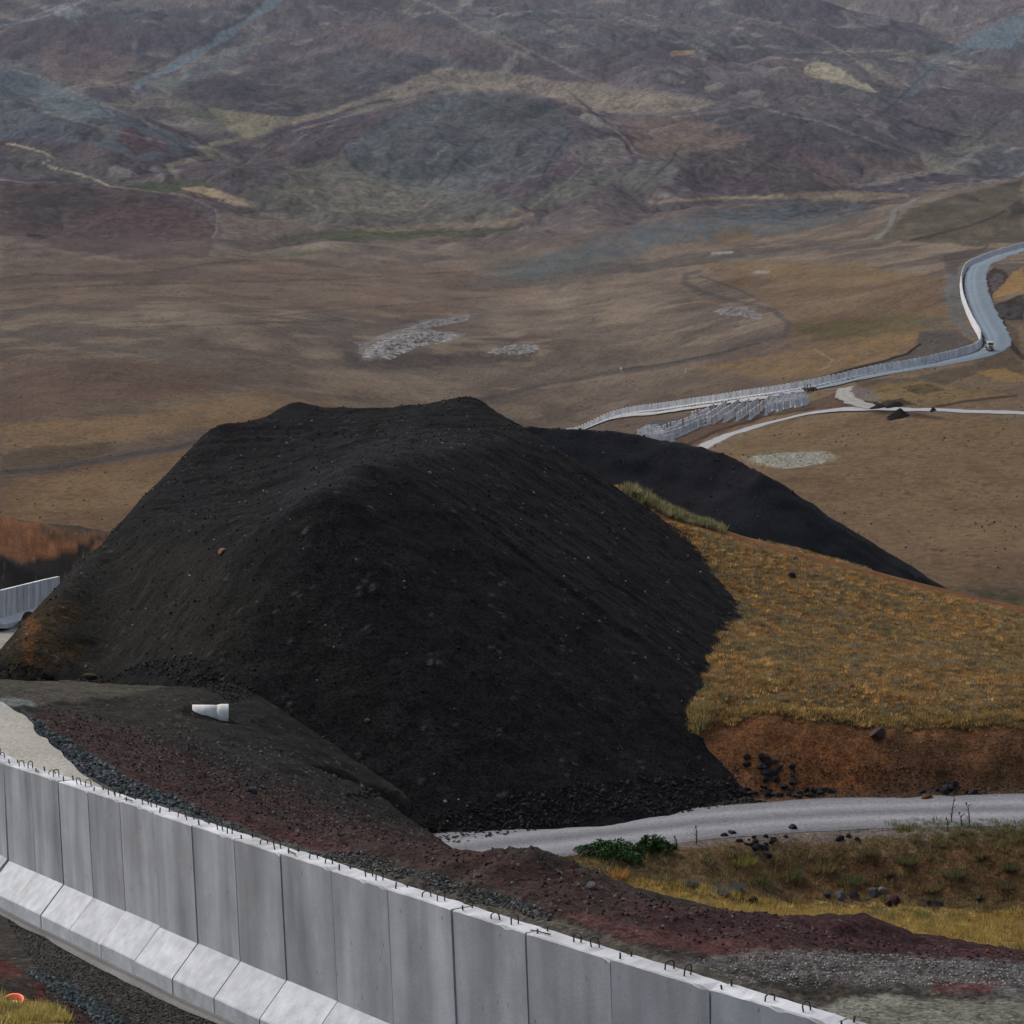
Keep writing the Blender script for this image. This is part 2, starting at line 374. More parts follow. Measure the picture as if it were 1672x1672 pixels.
    q([(1190,170),(1260,175),(1330,215),(1240,215)], (84,84,82), .5, 5, brk=.6, bs=6)
    q([(1130,250),(1280,235),(1370,290),(1380,310),(1180,320),(1100,300)], (74,66,68), .75, 6, brk=.3)
    q([(1280,240),(1360,265),(1420,300),(1360,306),(1300,270)], (104,86,82), .45, 5)
    q([(1380,250),(1500,260),(1540,280),(1440,300)], (112,100,90), .6, 5)
    q([(1000,275),(1090,265),(1110,300),(1020,310)], (98,100,94), .6, 6)
    # pale knob and scree to its right
    q([(1318,105),(1335,100),(1360,108),(1400,130),(1440,152),(1420,150),(1370,135),(1330,125),(1310,118)], (156,148,126), .9, 2, brk=.2, bs=8)
    q([(1320,128),(1380,138),(1430,155),(1440,170),(1400,165),(1340,150)], (84,90,88), .7, 3, brk=.5)
    q([(1400,98),(1430,105),(1490,140),(1470,150),(1430,128)], (130,122,108), .6, 3, brk=.4)
    q([(1530,90),(1600,50),(1672,20),(1672,75),(1590,80)], (92,106,112), .8, 4)
    q([(1440,185),(1500,150),(1560,95),(1530,90),(1480,140),(1430,180)], (96,106,110), .6, 3, brk=.4)
    q([(1440,180),(1530,150),(1672,85),(1672,240),(1560,215),(1470,195)], (86,78,80), .5, 9)
    l([(1475,195),(1500,205),(1560,222),(1605,226)], 2.5, (50,48,50), .8, 2)
    l([(1605,226),(1600,245),(1560,270),(1500,285),(1400,305)], 5, (118,116,112), .5, 2, brk=.4)
    q([(1080,70),(1180,60),(1260,85),(1100,95)], (68,72,70), .5, 5, brk=.4)
    l([(1100,88),(1130,86)], 6, (146,124,98), .7, 2)
    l([(1180,165),(1250,150),(1330,170),(1300,180)], 4, (96,98,92), .5, 2, brk=.4)
    q([(1370,20),(1440,15),(1460,40),(1390,45)], (124,118,116), .5, 4, brk=.7, bs=5)
    q([(0,50),(80,30),(200,60),(150,100),(0,90)], (84,74,76), .5, 8)
    q([(120,20),(420,10),(380,60),(240,60)], (72,74,80), .6, 7, brk=.4)
    l([(180,130),(230,115),(300,85),(360,45),(400,30)], 3.2, (60,58,60), .7, 2.5, brk=.3)
    l([(0,42),(80,25),(140,0)], 2, (140,140,142), .5, 1.5, brk=.3)
    # spurs and drainage lines
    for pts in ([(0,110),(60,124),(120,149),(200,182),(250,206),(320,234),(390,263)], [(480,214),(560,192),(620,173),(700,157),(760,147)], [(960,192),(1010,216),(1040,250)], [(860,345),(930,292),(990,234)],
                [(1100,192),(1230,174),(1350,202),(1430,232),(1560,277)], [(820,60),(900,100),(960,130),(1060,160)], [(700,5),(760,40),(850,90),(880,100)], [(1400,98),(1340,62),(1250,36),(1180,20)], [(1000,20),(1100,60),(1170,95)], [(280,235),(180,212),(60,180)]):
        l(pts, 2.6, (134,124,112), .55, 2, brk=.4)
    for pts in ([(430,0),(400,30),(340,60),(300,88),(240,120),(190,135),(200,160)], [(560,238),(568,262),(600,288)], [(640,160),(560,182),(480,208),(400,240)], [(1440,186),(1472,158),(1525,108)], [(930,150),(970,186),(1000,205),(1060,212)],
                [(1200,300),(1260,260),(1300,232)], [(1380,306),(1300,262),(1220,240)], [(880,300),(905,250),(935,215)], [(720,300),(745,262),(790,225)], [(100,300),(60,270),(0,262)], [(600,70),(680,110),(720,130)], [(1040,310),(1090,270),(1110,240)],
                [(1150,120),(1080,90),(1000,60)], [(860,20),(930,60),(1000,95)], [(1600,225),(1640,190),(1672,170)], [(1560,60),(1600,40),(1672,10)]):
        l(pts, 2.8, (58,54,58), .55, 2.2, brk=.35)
    # --- green stream meadows
    q([(415,390),(500,380),(620,375),(760,378),(870,366),(820,382),(640,392),(520,388)], (78,84,60), .85, 2, brk=.3)
    q([(440,412),(520,405),(640,398),(700,388),(560,402),(480,420)], (82,88,66), .6, 2, brk=.4)
    q([(560,372),(760,362),(860,350),(836,370),(640,380)], (128,116,98), .55, 4)
    q([(360,350),(440,345),(540,372),(420,392),(360,390)], (118,106,94), .6, 4, brk=.3)
    l([(836,340),(870,350),(800,368)], 4, (146,128,106), .6, 2)
    l([(1060,330),(1200,322),(1330,322),(1440,316),(1480,320)], 4, (140,126,104), .75, 2)
    q([(1240,318),(1420,312),(1480,322),(1380,330)], (124,112,94), .6, 2)
    # --- blue-grey spur
    q([(880,420),(960,390),(1060,362),(1180,340),(1300,328),(1400,330),(1440,345),(1380,365),(1240,385),(1100,400),(980,440),(900,450),(820,455)], (82,86,88), .75, 4, brk=.45, bs=18)
    q([(940,405),(1060,375),(1180,352),(1300,338),(1380,338),(1240,368),(1100,392),(980,420)], (78,90,98), .45, 3, brk=.8, bs=16)
    q([(800,440),(900,410),(1000,400),(980,425),(860,470),(760,475)], (84,88,86), .6, 6)
    l([(1290,352),(1340,345),(1380,338)], 5, (60,66,70), .7, 2, brk=.6)
    q([(1165,385),(1215,368),(1230,390),(1180,404)], (108,90,66), .7, 4, brk=.4)
    q([(880,452),(1000,428),(1200,408),(1440,392),(1440,400),(1200,425),(1000,450),(900,475)], (74,72,70), .6, 4, brk=.2)
    l([(1165,414),(1192,412)], 3.5, (150,150,150), .7, 2, brk=.5)
    l([(1200,425),(1230,420),(1220,415)], 3, (110,104,96), .3, 2)
    # right dark green slope + track
    q([(1440,388),(1490,340),(1560,318),(1672,290),(1672,395),(1600,402),(1500,395)], (74,72,62), .85, 4, brk=.3, bs=24)
    q([(1640,340),(1672,325),(1672,350),(1650,355)], (52,50,50), .7, 4)
    l([(1490,392),(1560,375),(1620,355),(1640,345)], 3, (54,48,46), .7, 2)
    l([(1432,388),(1450,375),(1460,352),(1462,342),(1485,332),(1492,326)], 5, (112,112,106), .9, 2.5)
    l([(1446,384),(1459,368),(1468,345)], 1.4, (82,80,74), .8, 2)
    l([(1340,400),(1400,388),(1440,378)], 3, (96,88,76), .5, 2)
    # --- plain
    q([(0,430),(300,420),(700,430),(900,470),(700,520),(300,500),(0,500)], (98,82,72), .5, 11)
    q([(0,395),(200,430),(400,425),(300,450),(0,470)], (80,70,66), .5, 7, brk=.5, bs=25)
    l([(0,455),(60,448),(200,452),(340,430),(420,425)], 2.5, (62,58,56), .6, 2, brk=.5)
    l([(0,474),(180,466),(300,462),(500,458),(620,452),(836,438)], 2.5, (70,66,62), .55, 2, brk=.5)
    l([(420,520),(560,505),(836,482)], 2, (70,62,58), .6, 1.5, brk=.4)
    l([(90,536),(330,532),(560,522)], 1.8, (66,62,58), .5, 1.5, brk=.5)
    l([(0,540),(60,552),(150,566),(250,580),(330,597),(350,602)], 5, (84,80,74), .75, 2)
    q([(0,590),(180,585),(420,600),(320,650),(120,660),(0,700)], (88,70,62), .5, 11, brk=.4, bs=30)
    q([(0,690),(220,680),(420,640),(560,660),(400,690),(200,720),(0,740)], (120,96,66), .5, 8, brk=.3, bs=30)
    l([(0,772),(80,765),(180,748),(260,736),(330,722)], 7, (70,66,64), .9, 2.5, Y=(400, 1e5))
    l([(0,781),(100,770),(200,757),(300,742)], 2, (92,68,50), .7, 1.5)
    q([(0,745),(60,730),(180,725),(190,738),(100,755),(0,765)], (76,66,52), .8, 2, brk=.3)
    q([(0,790),(400,720),(400,860),(0,870)], (114,90,60), .5, 10, brk=.3, bs=25)
    l([(780,655),(870,632),(940,618),(1010,606),(1080,598),(1170,580),(1230,556),(1282,548),(1290,530),(1262,506),(1200,492),(1155,480),(1118,462),(1120,448),(1140,444)], 5.5, (72,68,66), .75, 3, brk=.25)
    l([(1105,440),(1105,465),(1150,492),(1200,502),(1255,518)], 3, (112,94,76), .6, 2)
    l([(1010,603),(1100,592),(1180,575),(1240,560)], 2.5, (48,48,44), .6, 2, brk=.5)
    l([(1142,450),(1200,470),(1240,490)], 2, (56,48,42), .6, 1.5)
    l([(1090,440),(1170,432)], 2, (128,112,92), .6, 1.5)
    q([(1140,430),(1300,425),(1540,450),(1540,540),(1400,570),(1300,560),(1290,520),(1220,480)], (100,80,58), .6, 8, brk=.3)
    q([(1200,430),(1400,430),(1480,450),(1380,470),(1240,455)], (118,100,74), .6, 4, brk=.4, bs=9)
    q([(1290,530),(1480,515),(1560,520),(1480,545),(1340,555)], (80,76,52), .7, 4, brk=.3)
    q([(1200,590),(1330,565),(1520,535),(1500,560),(1380,610),(1250,618),(1130,600)], (120,98,68), .65, 9, brk=.4, bs=12)
    l([(1100,618),(1200,604),(1330,575),(1440,548)], 2, (98,84,66), .6, 2)
    l([(1330,570),(1360,588),(1350,600),(1340,602)], 1.6, (148,122,90), .6, 1.2)
    # cut and fill around the wall bend
    q([(1360,612),(1440,588),(1500,570),(1505,540),(1560,540),(1600,565),(1560,580),(1480,595),(1400,612)], (76,72,68), .9, 2, Y=(400,1e5))
    l([(1358,612),(1400,600),(1440,590),(1480,578),(1502,562)], 3, (34,30,28), .9, 2)
    q([(1545,440),(1572,425),(1572,470),(1570,500),(1600,555),(1580,545),(1548,510)], (92,92,92), .85, 2)
    q([(1500,515),(1550,520),(1575,545),(1520,545)], (86,80,72), .6, 2)
    q([(1545,415),(1600,405),(1620,400),(1575,430),(1560,450),(1545,445)], (70,64,60), .6, 2)
    q([(1605,450),(1630,435),(1650,445),(1640,475),(1618,488),(1605,480)], (58,50,48), .9, 2)
    q([(1612,500),(1672,480),(1672,520),(1650,520),(1620,520)], (44,42,42), .85, 2, brk=.2)
    q([(1640,460),(1672,435),(1672,478),(1620,485)], (140,112,74), .8, 2)
    q([(1600,540),(1640,520),(1672,560),(1672,620),(1620,600),(1590,610),(1520,640),(1420,640),(1400,625),(1500,615),(1600,590)], (80,70,58), .85, 3, brk=.2)
    l([(1636,520),(1640,545),(1660,572),(1672,585)], 5, (44,40,36), .8, 2)
    q([(1590,605),(1640,600),(1672,612),(1672,625),(1620,622)], (128,104,68), .8, 2)
    q([(1415,632),(1500,622),(1660,645),(1560,660),(1440,662),(1400,650)], (116,98,68), .7, 6, brk=.15)
    q([(1465,632),(1510,628),(1550,636),(1500,645)], (62,58,42), .8, 2, brk=.3)
    l([(1530,663),(1580,655),(1660,646)], 3, (54,44,38), .8, 2)
    q([(1380,635),(1420,632),(1450,658),(1400,662),(1385,650)], (98,96,98), .7, 2, brk=.5, bs=6)
    q([(1120,700),(1200,680),(1320,655),(1380,640),(1390,665),(1280,672),(1180,705),(1130,735),(1080,730)], (86,70,60), .95, 2)
    q([(1040,700),(1080,685),(1145,680),(1130,692),(1080,712),(1045,716)], (70,74,74), .8, 2)
    l([(1120,728),(1180,700),(1250,680),(1330,666)], 2.5, (50,38,32), .7, 2)
    q([(1400,665),(1460,672),(1560,686),(1480,682),(1430,676)], (40,40,44), .9, 2.5)
    q([(1180,735),(1240,700),(1400,672),(1672,690),(1672,960),(1100,960)], (112,88,58), .35, 10)
    q([(1210,745),(1240,738),(1340,735),(1375,745),(1350,758),(1280,768),(1230,758)], (126,122,108), .7, 3, brk=.6, bs=6)
    q([(1190,740),(1260,735),(1310,740),(1260,752)], (84,82,52), .5, 3, brk=.3)
    l([(1140,735),(1210,705),(1300,684)], 4, (84,78,56), .6, 2, brk=.3)
    q([(1450,655),(1475,650),(1500,662),(1440,664)], (44,38,34), .85, 2)
    q([(1395,655),(1440,655),(1450,664),(1400,664)], (38,34,32), .85, 2.5)
    q([(1672,975),(1540,955),(1560,960),(1672,990)], (66,68,42), .7, 2, brk=.3)
    # outcrops
    q([(580,560),(640,540),(700,538),(755,545),(740,556),(690,562),(620,588),(590,590)], (122,118,114), .85, 2, brk=.45, bs=6)
    q([(640,535),(700,520),(775,512),(760,525),(680,535)], (112,108,106), .7, 2, brk=.6, bs=6)
    q([(560,575),(620,580),(750,575),(880,570),(860,590),(700,600),(560,602)], (70,66,62), .7, 4, brk=.4, bs=8)
    q([(790,570),(860,560),(885,570),(830,578)], (120,116,110), .6, 2, brk=.7, bs=4)
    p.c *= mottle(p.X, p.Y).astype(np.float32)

def make_mat(name, rough=.95, bump=0.0, scale=1.0, bdist=.05, colvar=0.15, scale2=None, spec=.2, attr=True, color=(.5,.5,.5), ao=False, rgh=.65):
    m = bpy.data.materials.new(name); m.use_nodes = True; nt = m.node_tree; b = nt.nodes['Principled BSDF']
    b.inputs['Roughness'].default_value = rough; b.inputs['Specular IOR Level'].default_value = spec
    tc = nt.nodes.new('ShaderNodeTexCoord')
    if attr:
        a = nt.nodes.new('ShaderNodeAttribute'); a.attribute_name = 'Col'; csrc = a.outputs['Color']
    else:
        a = nt.nodes.new('ShaderNodeRGB'); a.outputs[0].default_value = (*color, 1); csrc = a.outputs[0]
    n1 = nt.nodes.new('ShaderNodeTexNoise'); n1.inputs['Scale'].default_value = scale; n1.inputs['Detail'].default_value = 9; n1.inputs['Roughness'].default_value = rgh
    nt.links.new(tc.outputs['Object'], n1.inputs['Vector'])
    mr = nt.nodes.new('ShaderNodeMapRange'); mr.inputs['From Min'].default_value = .25; mr.inputs['From Max'].default_value = .75
    mr.inputs['To Min'].default_value = 1-colvar; mr.inputs['To Max'].default_value = 1+colvar
    nt.links.new(n1.outputs['Fac'], mr.inputs['Value'])
    vm = nt.nodes.new('ShaderNodeVectorMath'); vm.operation = 'SCALE'
    nt.links.new(csrc, vm.inputs[0]); nt.links.new(mr.outputs[0], vm.inputs['Scale'])
    out = vm.outputs[0]
    if scale2:
        n2 = nt.nodes.new('ShaderNodeTexVoronoi'); n2.inputs['Scale'].default_value = scale2
        nt.links.new(tc.outputs['Object'], n2.inputs['Vector'])
        cr = nt.nodes.new('ShaderNodeMapRange'); cr.inputs['To Min'].default_value = 1-colvar*1.6; cr.inputs['To Max'].default_value = 1+colvar*1.6
        sx = nt.nodes.new('ShaderNodeSeparateColor'); nt.links.new(n2.outputs['Color'], sx.inputs[0]); nt.links.new(sx.outputs[0], cr.inputs['Value'])
        v2 = nt.nodes.new('ShaderNodeVectorMath'); v2.operation = 'SCALE'
        nt.links.new(out, v2.inputs[0]); nt.links.new(cr.outputs[0], v2.inputs['Scale']); out = v2.outputs[0]
    nt.links.new(out, b.inputs['Base Color'])
    if bump:
        bp = nt.nodes.new('ShaderNodeBump'); bp.inputs['Strength'].default_value = bump; bp.inputs['Distance'].default_value = bdist
        nt.links.new(n1.outputs['Fac'], bp.inputs['Height']); nt.links.new(bp.outputs[0], b.inputs['Normal'])
    return m

M = {}
M['ground'] = make_mat('soil_and_gravel', 1.0, .8, 3.5, .12, .30, 14.0, spec=.03)
M['plain'] = make_mat('steppe', 1.0, .8, .4, .8, .42, spec=0, rgh=.78)
M['mountain'] = make_mat('mountain_heath', 1.0, .8, .12, 4, .55, spec=0, rgh=.78)
M['scoria'] = make_mat('black_scoria', 1.0, .7, 6.0, .08, .40, 14.0, spec=.02)
M['road'] = make_mat('grey_gravel', .95, .5, 9.0, .03, .16, 16.0)
M['farroad'] = make_mat('compacted_gravel', .95, .2, .5, .1, .12)
M['rock'] = make_mat('broken_rock', .95, .6, 8.0, .05, .2, spec=.08)
M['grass'] = make_mat('dry_grass', .9, 0, 4.0, .05, .15, spec=.1)
for mn_ in ('grass',):
    nt = M[mn_].node_tree; b = nt.nodes['Principled BSDF']; tr_ = nt.nodes.new('ShaderNodeBsdfTranslucent'); mx = nt.nodes.new('ShaderNodeMixShader'); mx.inputs[0].default_value = .45
    nt.links.new(b.inputs['Base Color'].links[0].from_socket, tr_.inputs['Color']); nt.links.new(b.outputs[0], mx.inputs[1]); nt.links.new(tr_.outputs[0], mx.inputs[2]); nt.links.new(mx.outputs[0], nt.nodes['Material Output'].inputs['Surface'])
M['leaf'] = make_mat('green_leaves', .7, 0, 4.0, .05, .15, spec=.2)

# ------------------------------------------------------------------ object helpers
def setp(o, label=None, cat=None, group=None, kind=None):
    if label: o['label'] = label
    if cat: o['category'] = cat
    if group: o['group'] = group
    if kind: o['kind'] = kind
    return o
def link(name, me, mat, parent=None):
    o = bpy.data.objects.new(name, me); COL.objects.link(o)
    if mat is not None and len(me.materials) == 0: me.materials.append(mat)
    if parent is not None: o.parent = parent
    return o
def np_mesh(name, V, Fc, colors=None, smooth=True):
    me = bpy.data.meshes.new(name); V = np.asarray(V, np.float32); Fc = np.asarray(Fc, np.int32)
    k = Fc.shape[1]
    me.vertices.add(len(V)); me.vertices.foreach_set('co', V.ravel())
    me.loops.add(Fc.size); me.loops.foreach_set('vertex_index', Fc.ravel())
    me.polygons.add(len(Fc)); me.polygons.foreach_set('loop_start', np.arange(0, Fc.size, k, dtype=np.int32))
    me.polygons.foreach_set('use_smooth', np.full(len(Fc), smooth))
    if colors is not None:
        a = me.color_attributes.new('Col', 'FLOAT_COLOR', 'POINT')
        c = np.ones((len(V), 4), np.float32); c[:, :3] = np.clip(colors, 0, 1); a.data.foreach_set('color', c.ravel())
    me.update(); me.validate(); return me
def grid_faces(nr, nc):
    i = np.arange(nr-1)[:, None]*nc + np.arange(nc-1)[None]
    i = i.ravel(); return np.stack([i, i+1, i+1+nc, i+nc], 1)
class MB:
    def __init__(s): s.v = []; s.f = []
    def add(s, V, Fs):
        b = len(s.v); s.v += [tuple(map(float, q)) for q in V]; s.f += [tuple(i+b for i in f) for f in Fs]; return s
    def box(s, c, d, rz=0, ch=0.0):
        x, y, z = c; a, b, h = d[0]/2, d[1]/2, d[2]/2
        V = []
        for sx in (-1, 1):
            for sy in (-1, 1):
                for sz in (-1, 1): V.append((sx*a, sy*b, sz*h))
        cr, sr = math.cos(rz), math.sin(rz)
        V = [(x+p[0]*cr-p[1]*sr, y+p[0]*sr+p[1]*cr, z+p[2]) for p in V]
        return s.add(V, [(0,1,3,2),(4,6,7,5),(0,4,5,1),(2,3,7,6),(0,2,6,4),(1,5,7,3)])
    def prism(s, prof, x0, x1, axis='x'):
        n = len(prof); V = [(x0, a, b) if axis == 'x' else (a, x0, b) for a, b in prof]+[(x1, a, b) if axis == 'x' else (a, x1, b) for a, b in prof]
        Fs = [tuple(range(n))[::-1], tuple(range(n, 2*n))]+[(i, (i+1) % n, (i+1) % n+n, i+n) for i in range(n)]
        return s.add(V, Fs)
    def tube(s, pts, r, n=6, closed=False):
        pts = [np.array(p, float) for p in pts]; rr = r if hasattr(r, '__len__') else [r]*len(pts); V = []; up = None
        for i, p in enumerate(pts):
            t = pts[min(i+1, len(pts)-1)]-pts[max(i-1, 0)]; t = t/(np.linalg.norm(t)+1e-9)
            a = np.cross(t, (0, 0, 1) if abs(t[2]) < .9 else (1, 0, 0)) if up is None else up-t*(up@t)
            a = a/(np.linalg.norm(a)+1e-9); up = a; b = np.cross(t, a)
            for k in range(n):
                q = 2*math.pi*k/n; V.append(p+(a*math.cos(q)+b*math.sin(q))*rr[i])
        Fs = [(i*n+k, i*n+(k+1) % n, (i+1)*n+(k+1) % n, (i+1)*n+k) for i in range(len(pts)-1) for k in range(n)]
        Fs += [tuple(range(n))[::-1], tuple(range((len(pts)-1)*n, len(pts)*n))]
        return s.add(V, Fs)
    def cyl(s, c, r, h, axis='z', n=20):
        c = np.array(c, float); d = {'x': (1,0,0), 'y': (0,1,0), 'z': (0,0,1)}[axis]; d = np.array(d, float)
        return s.tube([c-d*h/2, c+d*h/2], r, n)
    def mesh(s, name, smooth=False):
        me = bpy.data.meshes.new(name); me.from_pydata(s.v, [], s.f); me.update()
        if smooth: me.polygons.foreach_set('use_smooth', [True]*len(me.polygons))
        return me
    def build(s, name, mat, parent=None, smooth=False, bevel=0):
        o = link(name, s.mesh(name, smooth), mat, parent)
        if bevel:
            b = o.modifiers.new('bevel', 'BEVEL'); b.width = bevel; b.segments = 2
        return o
def empty(name, loc=(0,0,0), rz=0):
    o = bpy.data.objects.new(name, None); COL.objects.link(o); o.location = loc; o.rotation_euler = (0, 0, rz); return o
def solid(name, c, rough=.6, metal=0, spec=.4):
    m = bpy.data.materials.new(name); m.use_nodes = True; b = m.node_tree.nodes['Principled BSDF']
    nt = m.node_tree; n = nt.nodes.new('ShaderNodeTexNoise'); n.inputs['Scale'].default_value = 6; n.inputs['Detail'].default_value = 5
    tc = nt.nodes.new('ShaderNodeTexCoord'); nt.links.new(tc.outputs['Object'], n.inputs['Vector'])
    mr = nt.nodes.new('ShaderNodeMapRange'); mr.inputs['To Min'].default_value = .75; mr.inputs['To Max'].default_value = 1.25; nt.links.new(n.outputs['Fac'], mr.inputs['Value'])
    v = nt.nodes.new('ShaderNodeVectorMath'); v.operation = 'SCALE'; v.inputs[0].default_value = c; nt.links.new(mr.outputs[0], v.inputs['Scale']); nt.links.new(v.outputs[0], b.inputs['Base Color'])
    b.inputs['Roughness'].default_value = rough; b.inputs['Metallic'].default_value = metal; b.inputs['Specular IOR Level'].default_value = spec
    return m

# ------------------------------------------------------------------ ground sheets
def sheet(name, Ys, mat, paintfn, basefn, NC=1150, tw=.245):
    TX = np.linspace(-tw, tw, NC)
    Yg = np.repeat(Ys[:, None], NC, 1); Xg = Yg*TX[None]
    X = Xg.ravel(); Y = Yg.ravel(); Z = G(X, Y)
    p = Paint(X, Y, Z, basefn(X, Y)); paintfn(p)
    o = link(name, np_mesh(name, np.stack([X, Y, Z], 1), grid_faces(len(Ys), NC), p.c), mat)
    setp(o, kind='structure'); return o

def base_near(X, Y):
    n = len(X); c = np.repeat(alb((52, 47, 42))[None], n, 0)
    k = 1+.3*fbm(X/1.1, Y/1.1, 4, 300)+.2*fbm(X/.3, Y/.3, 2, 310)
    return c*k[:, None]
def paint_near(p):
    k = 1+.35*fbm(p.X/.8, p.Y/.8, 4, 320)+.25*fbm(p.X/.22, p.Y/.22, 2, 330)
    p.warp(10, .8)
    q = p.poly; l = p.line
    # olive terrace and slope
    q([(-300,1095),(420,1095),(700,1330),(760,1400),(560,1400),(200,1200),(-300,1170)], (42,40,36), .95, 12, Y=(66,135))
    q([(-300,1108),(60,1105),(330,1112),(200,1135),(60,1150),(-300,1165)], (70,66,58), .85, 7, Y=(78,135))
    q([(-50,1138),(40,1142),(50,1152),(0,1158),(-80,1156)], (104,112,112), .7, 5, Y=(70,125))
    q([(300,1190),(430,1200),(450,1290),(330,1300),(260,1250)], (36,36,36), .7, 16, Y=(60,110))
    q([(440,1170),(560,1240),(700,1340),(640,1350),(480,1250)], (40,39,35), .7, 12, Y=(66,110))
    q([(330,1112),(440,1120),(780,1400),(600,1400),(420,1230),(330,1180)], (35,34,33), .75, 22, Y=(66,115))
    # gravel behind the wall
    q([(-100,1180),(200,1290),(560,1400),(900,1500),(1200,1590),(1500,1690),(1300,1720),(700,1500),(200,1330),(-100,1270)], (78,74,68), .9, 8, Y=(34,80))
    # rubble
    q([(20,1155),(78,1190),(150,1232),(190,1262),(330,1322),(440,1370),(560,1400),(540,1410),(300,1340),(180,1290),(122,1262),(66,1205)], (66,70,70), .9, 5, Y=(34,95))
    # red
    q([(40,1165),(110,1160),(260,1210),(420,1290),(600,1340),(760,1370),(1000,1440),(1090,1495),(1300,1490),(1500,1510),(1800,1560),(1800,1580),(1500,1565),(1200,1570),(960,1500),(740,1430),(520,1385),(330,1325),(200,1265),(90,1205)], (58,44,42), .8, 10, Y=(34,92), brk=.3, bs=26)
    q([(1040,1480),(1300,1485),(1500,1505),(1800,1560),(1672,1575),(1300,1540),(1080,1520)], (58,38,40), .8, 9, Y=(34,62))
    q([(300,1300),(480,1360),(640,1400),(560,1402),(330,1325)], (66,43,41), .6, 8, Y=(34,80))
    q([(880,1480),(1080,1520),(1300,1545),(1250,1570),(1000,1530)], (86,56,54), .7, 12, Y=(34,62))
    q([(1240,1550),(1450,1560),(1672,1570),(1800,1600),(1672,1635),(1500,1620),(1300,1600),(1100,1570)], (94,90,88), .75, 10, Y=(34,60), brk=.6, bs=14)
    q([(1300,1650),(1420,1625),(1560,1632),(1800,1640),(1800,1800),(1500,1760)], (108,108,98), .9, 9, Y=(30,56), brk=.15)
    q([(1520,1600),(1640,1605),(1600,1622),(1520,1620)], (84,44,44), .7, 6, Y=(34,56))
    # grass hill
    q([(1000,785),(1100,835),(1200,868),(1400,915),(1800,1010),(1800,1190),(1450,1190),(1250,1160),(1150,1165),(1100,1200),(1000,1200)], (100,78,46), 1, 3, Y=(110,300))
    q([(1000,800),(1500,900),(1800,960),(1800,1010),(1400,935),(1200,880)], (104,84,50), 1, 3, Y=(140,420))
    l([(1080,842),(1200,876),(1300,905),(1400,930),(1500,955),(1600,978),(1700,1005)], 6, (104,66,42), .9, 3, Y=(130,170), brk=.1)
    # cut bank, earth painted brighter to offset the weak light on it
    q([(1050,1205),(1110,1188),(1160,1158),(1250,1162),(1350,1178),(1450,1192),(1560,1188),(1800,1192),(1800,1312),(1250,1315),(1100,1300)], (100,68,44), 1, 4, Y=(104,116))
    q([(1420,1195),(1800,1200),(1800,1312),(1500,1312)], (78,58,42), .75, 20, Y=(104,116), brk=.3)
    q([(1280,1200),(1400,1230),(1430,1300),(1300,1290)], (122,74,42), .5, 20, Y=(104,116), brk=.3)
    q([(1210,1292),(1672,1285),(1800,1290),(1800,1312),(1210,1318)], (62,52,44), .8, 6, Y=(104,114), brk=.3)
    # below the road
    q([(880,1395),(1060,1378),(1300,1352),(1800,1350),(1800,1540),(1400,1500),(1000,1470),(900,1440)], (96,78,56), 1, 5, Y=(82,104))
    q([(1150,1420),(1672,1380),(1672,1470),(1300,1465)], (80,54,36), .7, 18, Y=(82,104), brk=.3)
    q([(900,1425),(1130,1440),(1250,1470),(1672,1485),(1800,1500),(1800,1560),(1300,1510),(1080,1495),(960,1460)], (130,106,62), .95, 5, Y=(76,100), brk=.1)
    q([(960,1380),(1300,1350),(1800,1342),(1800,1362),(1400,1372),(1200,1375),(1040,1392)], (98,92,86), .8, 5, Y=(96,104), brk=.2)
    # in front of the wall
    q([(-200,1470),(0,1478),(200,1590),(400,1690),(300,1800),(-200,1800)], (58,54,50), 1, 6, Y=(20,58))
    q([(-200,1560),(0,1568),(45,1585),(40,1596),(0,1600),(-200,1600)], (70,40,36), .9, 5, Y=(20,58))
    q([(-200,1600),(60,1600),(120,1640),(200,1690),(-200,1800)], (48,42,38), .9, 6, Y=(20,58))
    q([(60,1600),(120,1625),(220,1690),(150,1700),(70,1640)], (70,38,34), .8, 6, Y=(20,58), brk=.2)
    q([(40,1580),(110,1600),(200,1665),(240,1720),(190,1700),(130,1640),(60,1600)], (66,70,69), .7, 5, Y=(20,58), brk=.4)
    q([(-200,1630),(30,1628),(90,1640),(150,1690),(-200,1800)], (120,104,56), .9, 6, Y=(20,58))
    # left cut behind the distant wall
    q([(-300,840),(0,845),(100,860),(180,870),(170,900),(100,915),(60,925),(0,905),(-300,890)], (104,70,46), 1, 4, Y=(210,290))
    q([(-300,895),(0,900),(40,925),(140,885),(170,870),(150,900),(75,960),(-300,970)], (28,26,24), 1, 6, Y=(205,290))
    q([(90,852),(180,868),(170,880),(110,885),(60,870)], (50,42,32), .7, 5, Y=(205,290), brk=.4)
    q([(-300,1015),(0,1024),(80,1000),(80,1120),(-300,1100)], (134,132,126), 1, 3, Y=(120,235))
    q([(-300,1018),(0,1024),(80,1002),(60,1020),(0,1032),(-300,1030)], (60,56,50), .7, 2, Y=(120,235))
    p.c *= k[:, None].astype(np.float32)
    m = vn(p.X/.13, p.Y/.13, 77); sp = sstep(.90, .97, m)*.5
    p.c = p.c*(1-sp[:, None])+alb((120,118,112)).astype(np.float32)*sp[:, None]*.7+p.c*sp[:, None]*.3

YA = np.concatenate([np.geomspace(26, 62, 300), np.geomspace(62.1, 100, 260), np.geomspace(100.1, 170, 330), np.geomspace(170.5, 440, 130)])
sheet('ground', YA, M['ground'], paint_near, base_near)
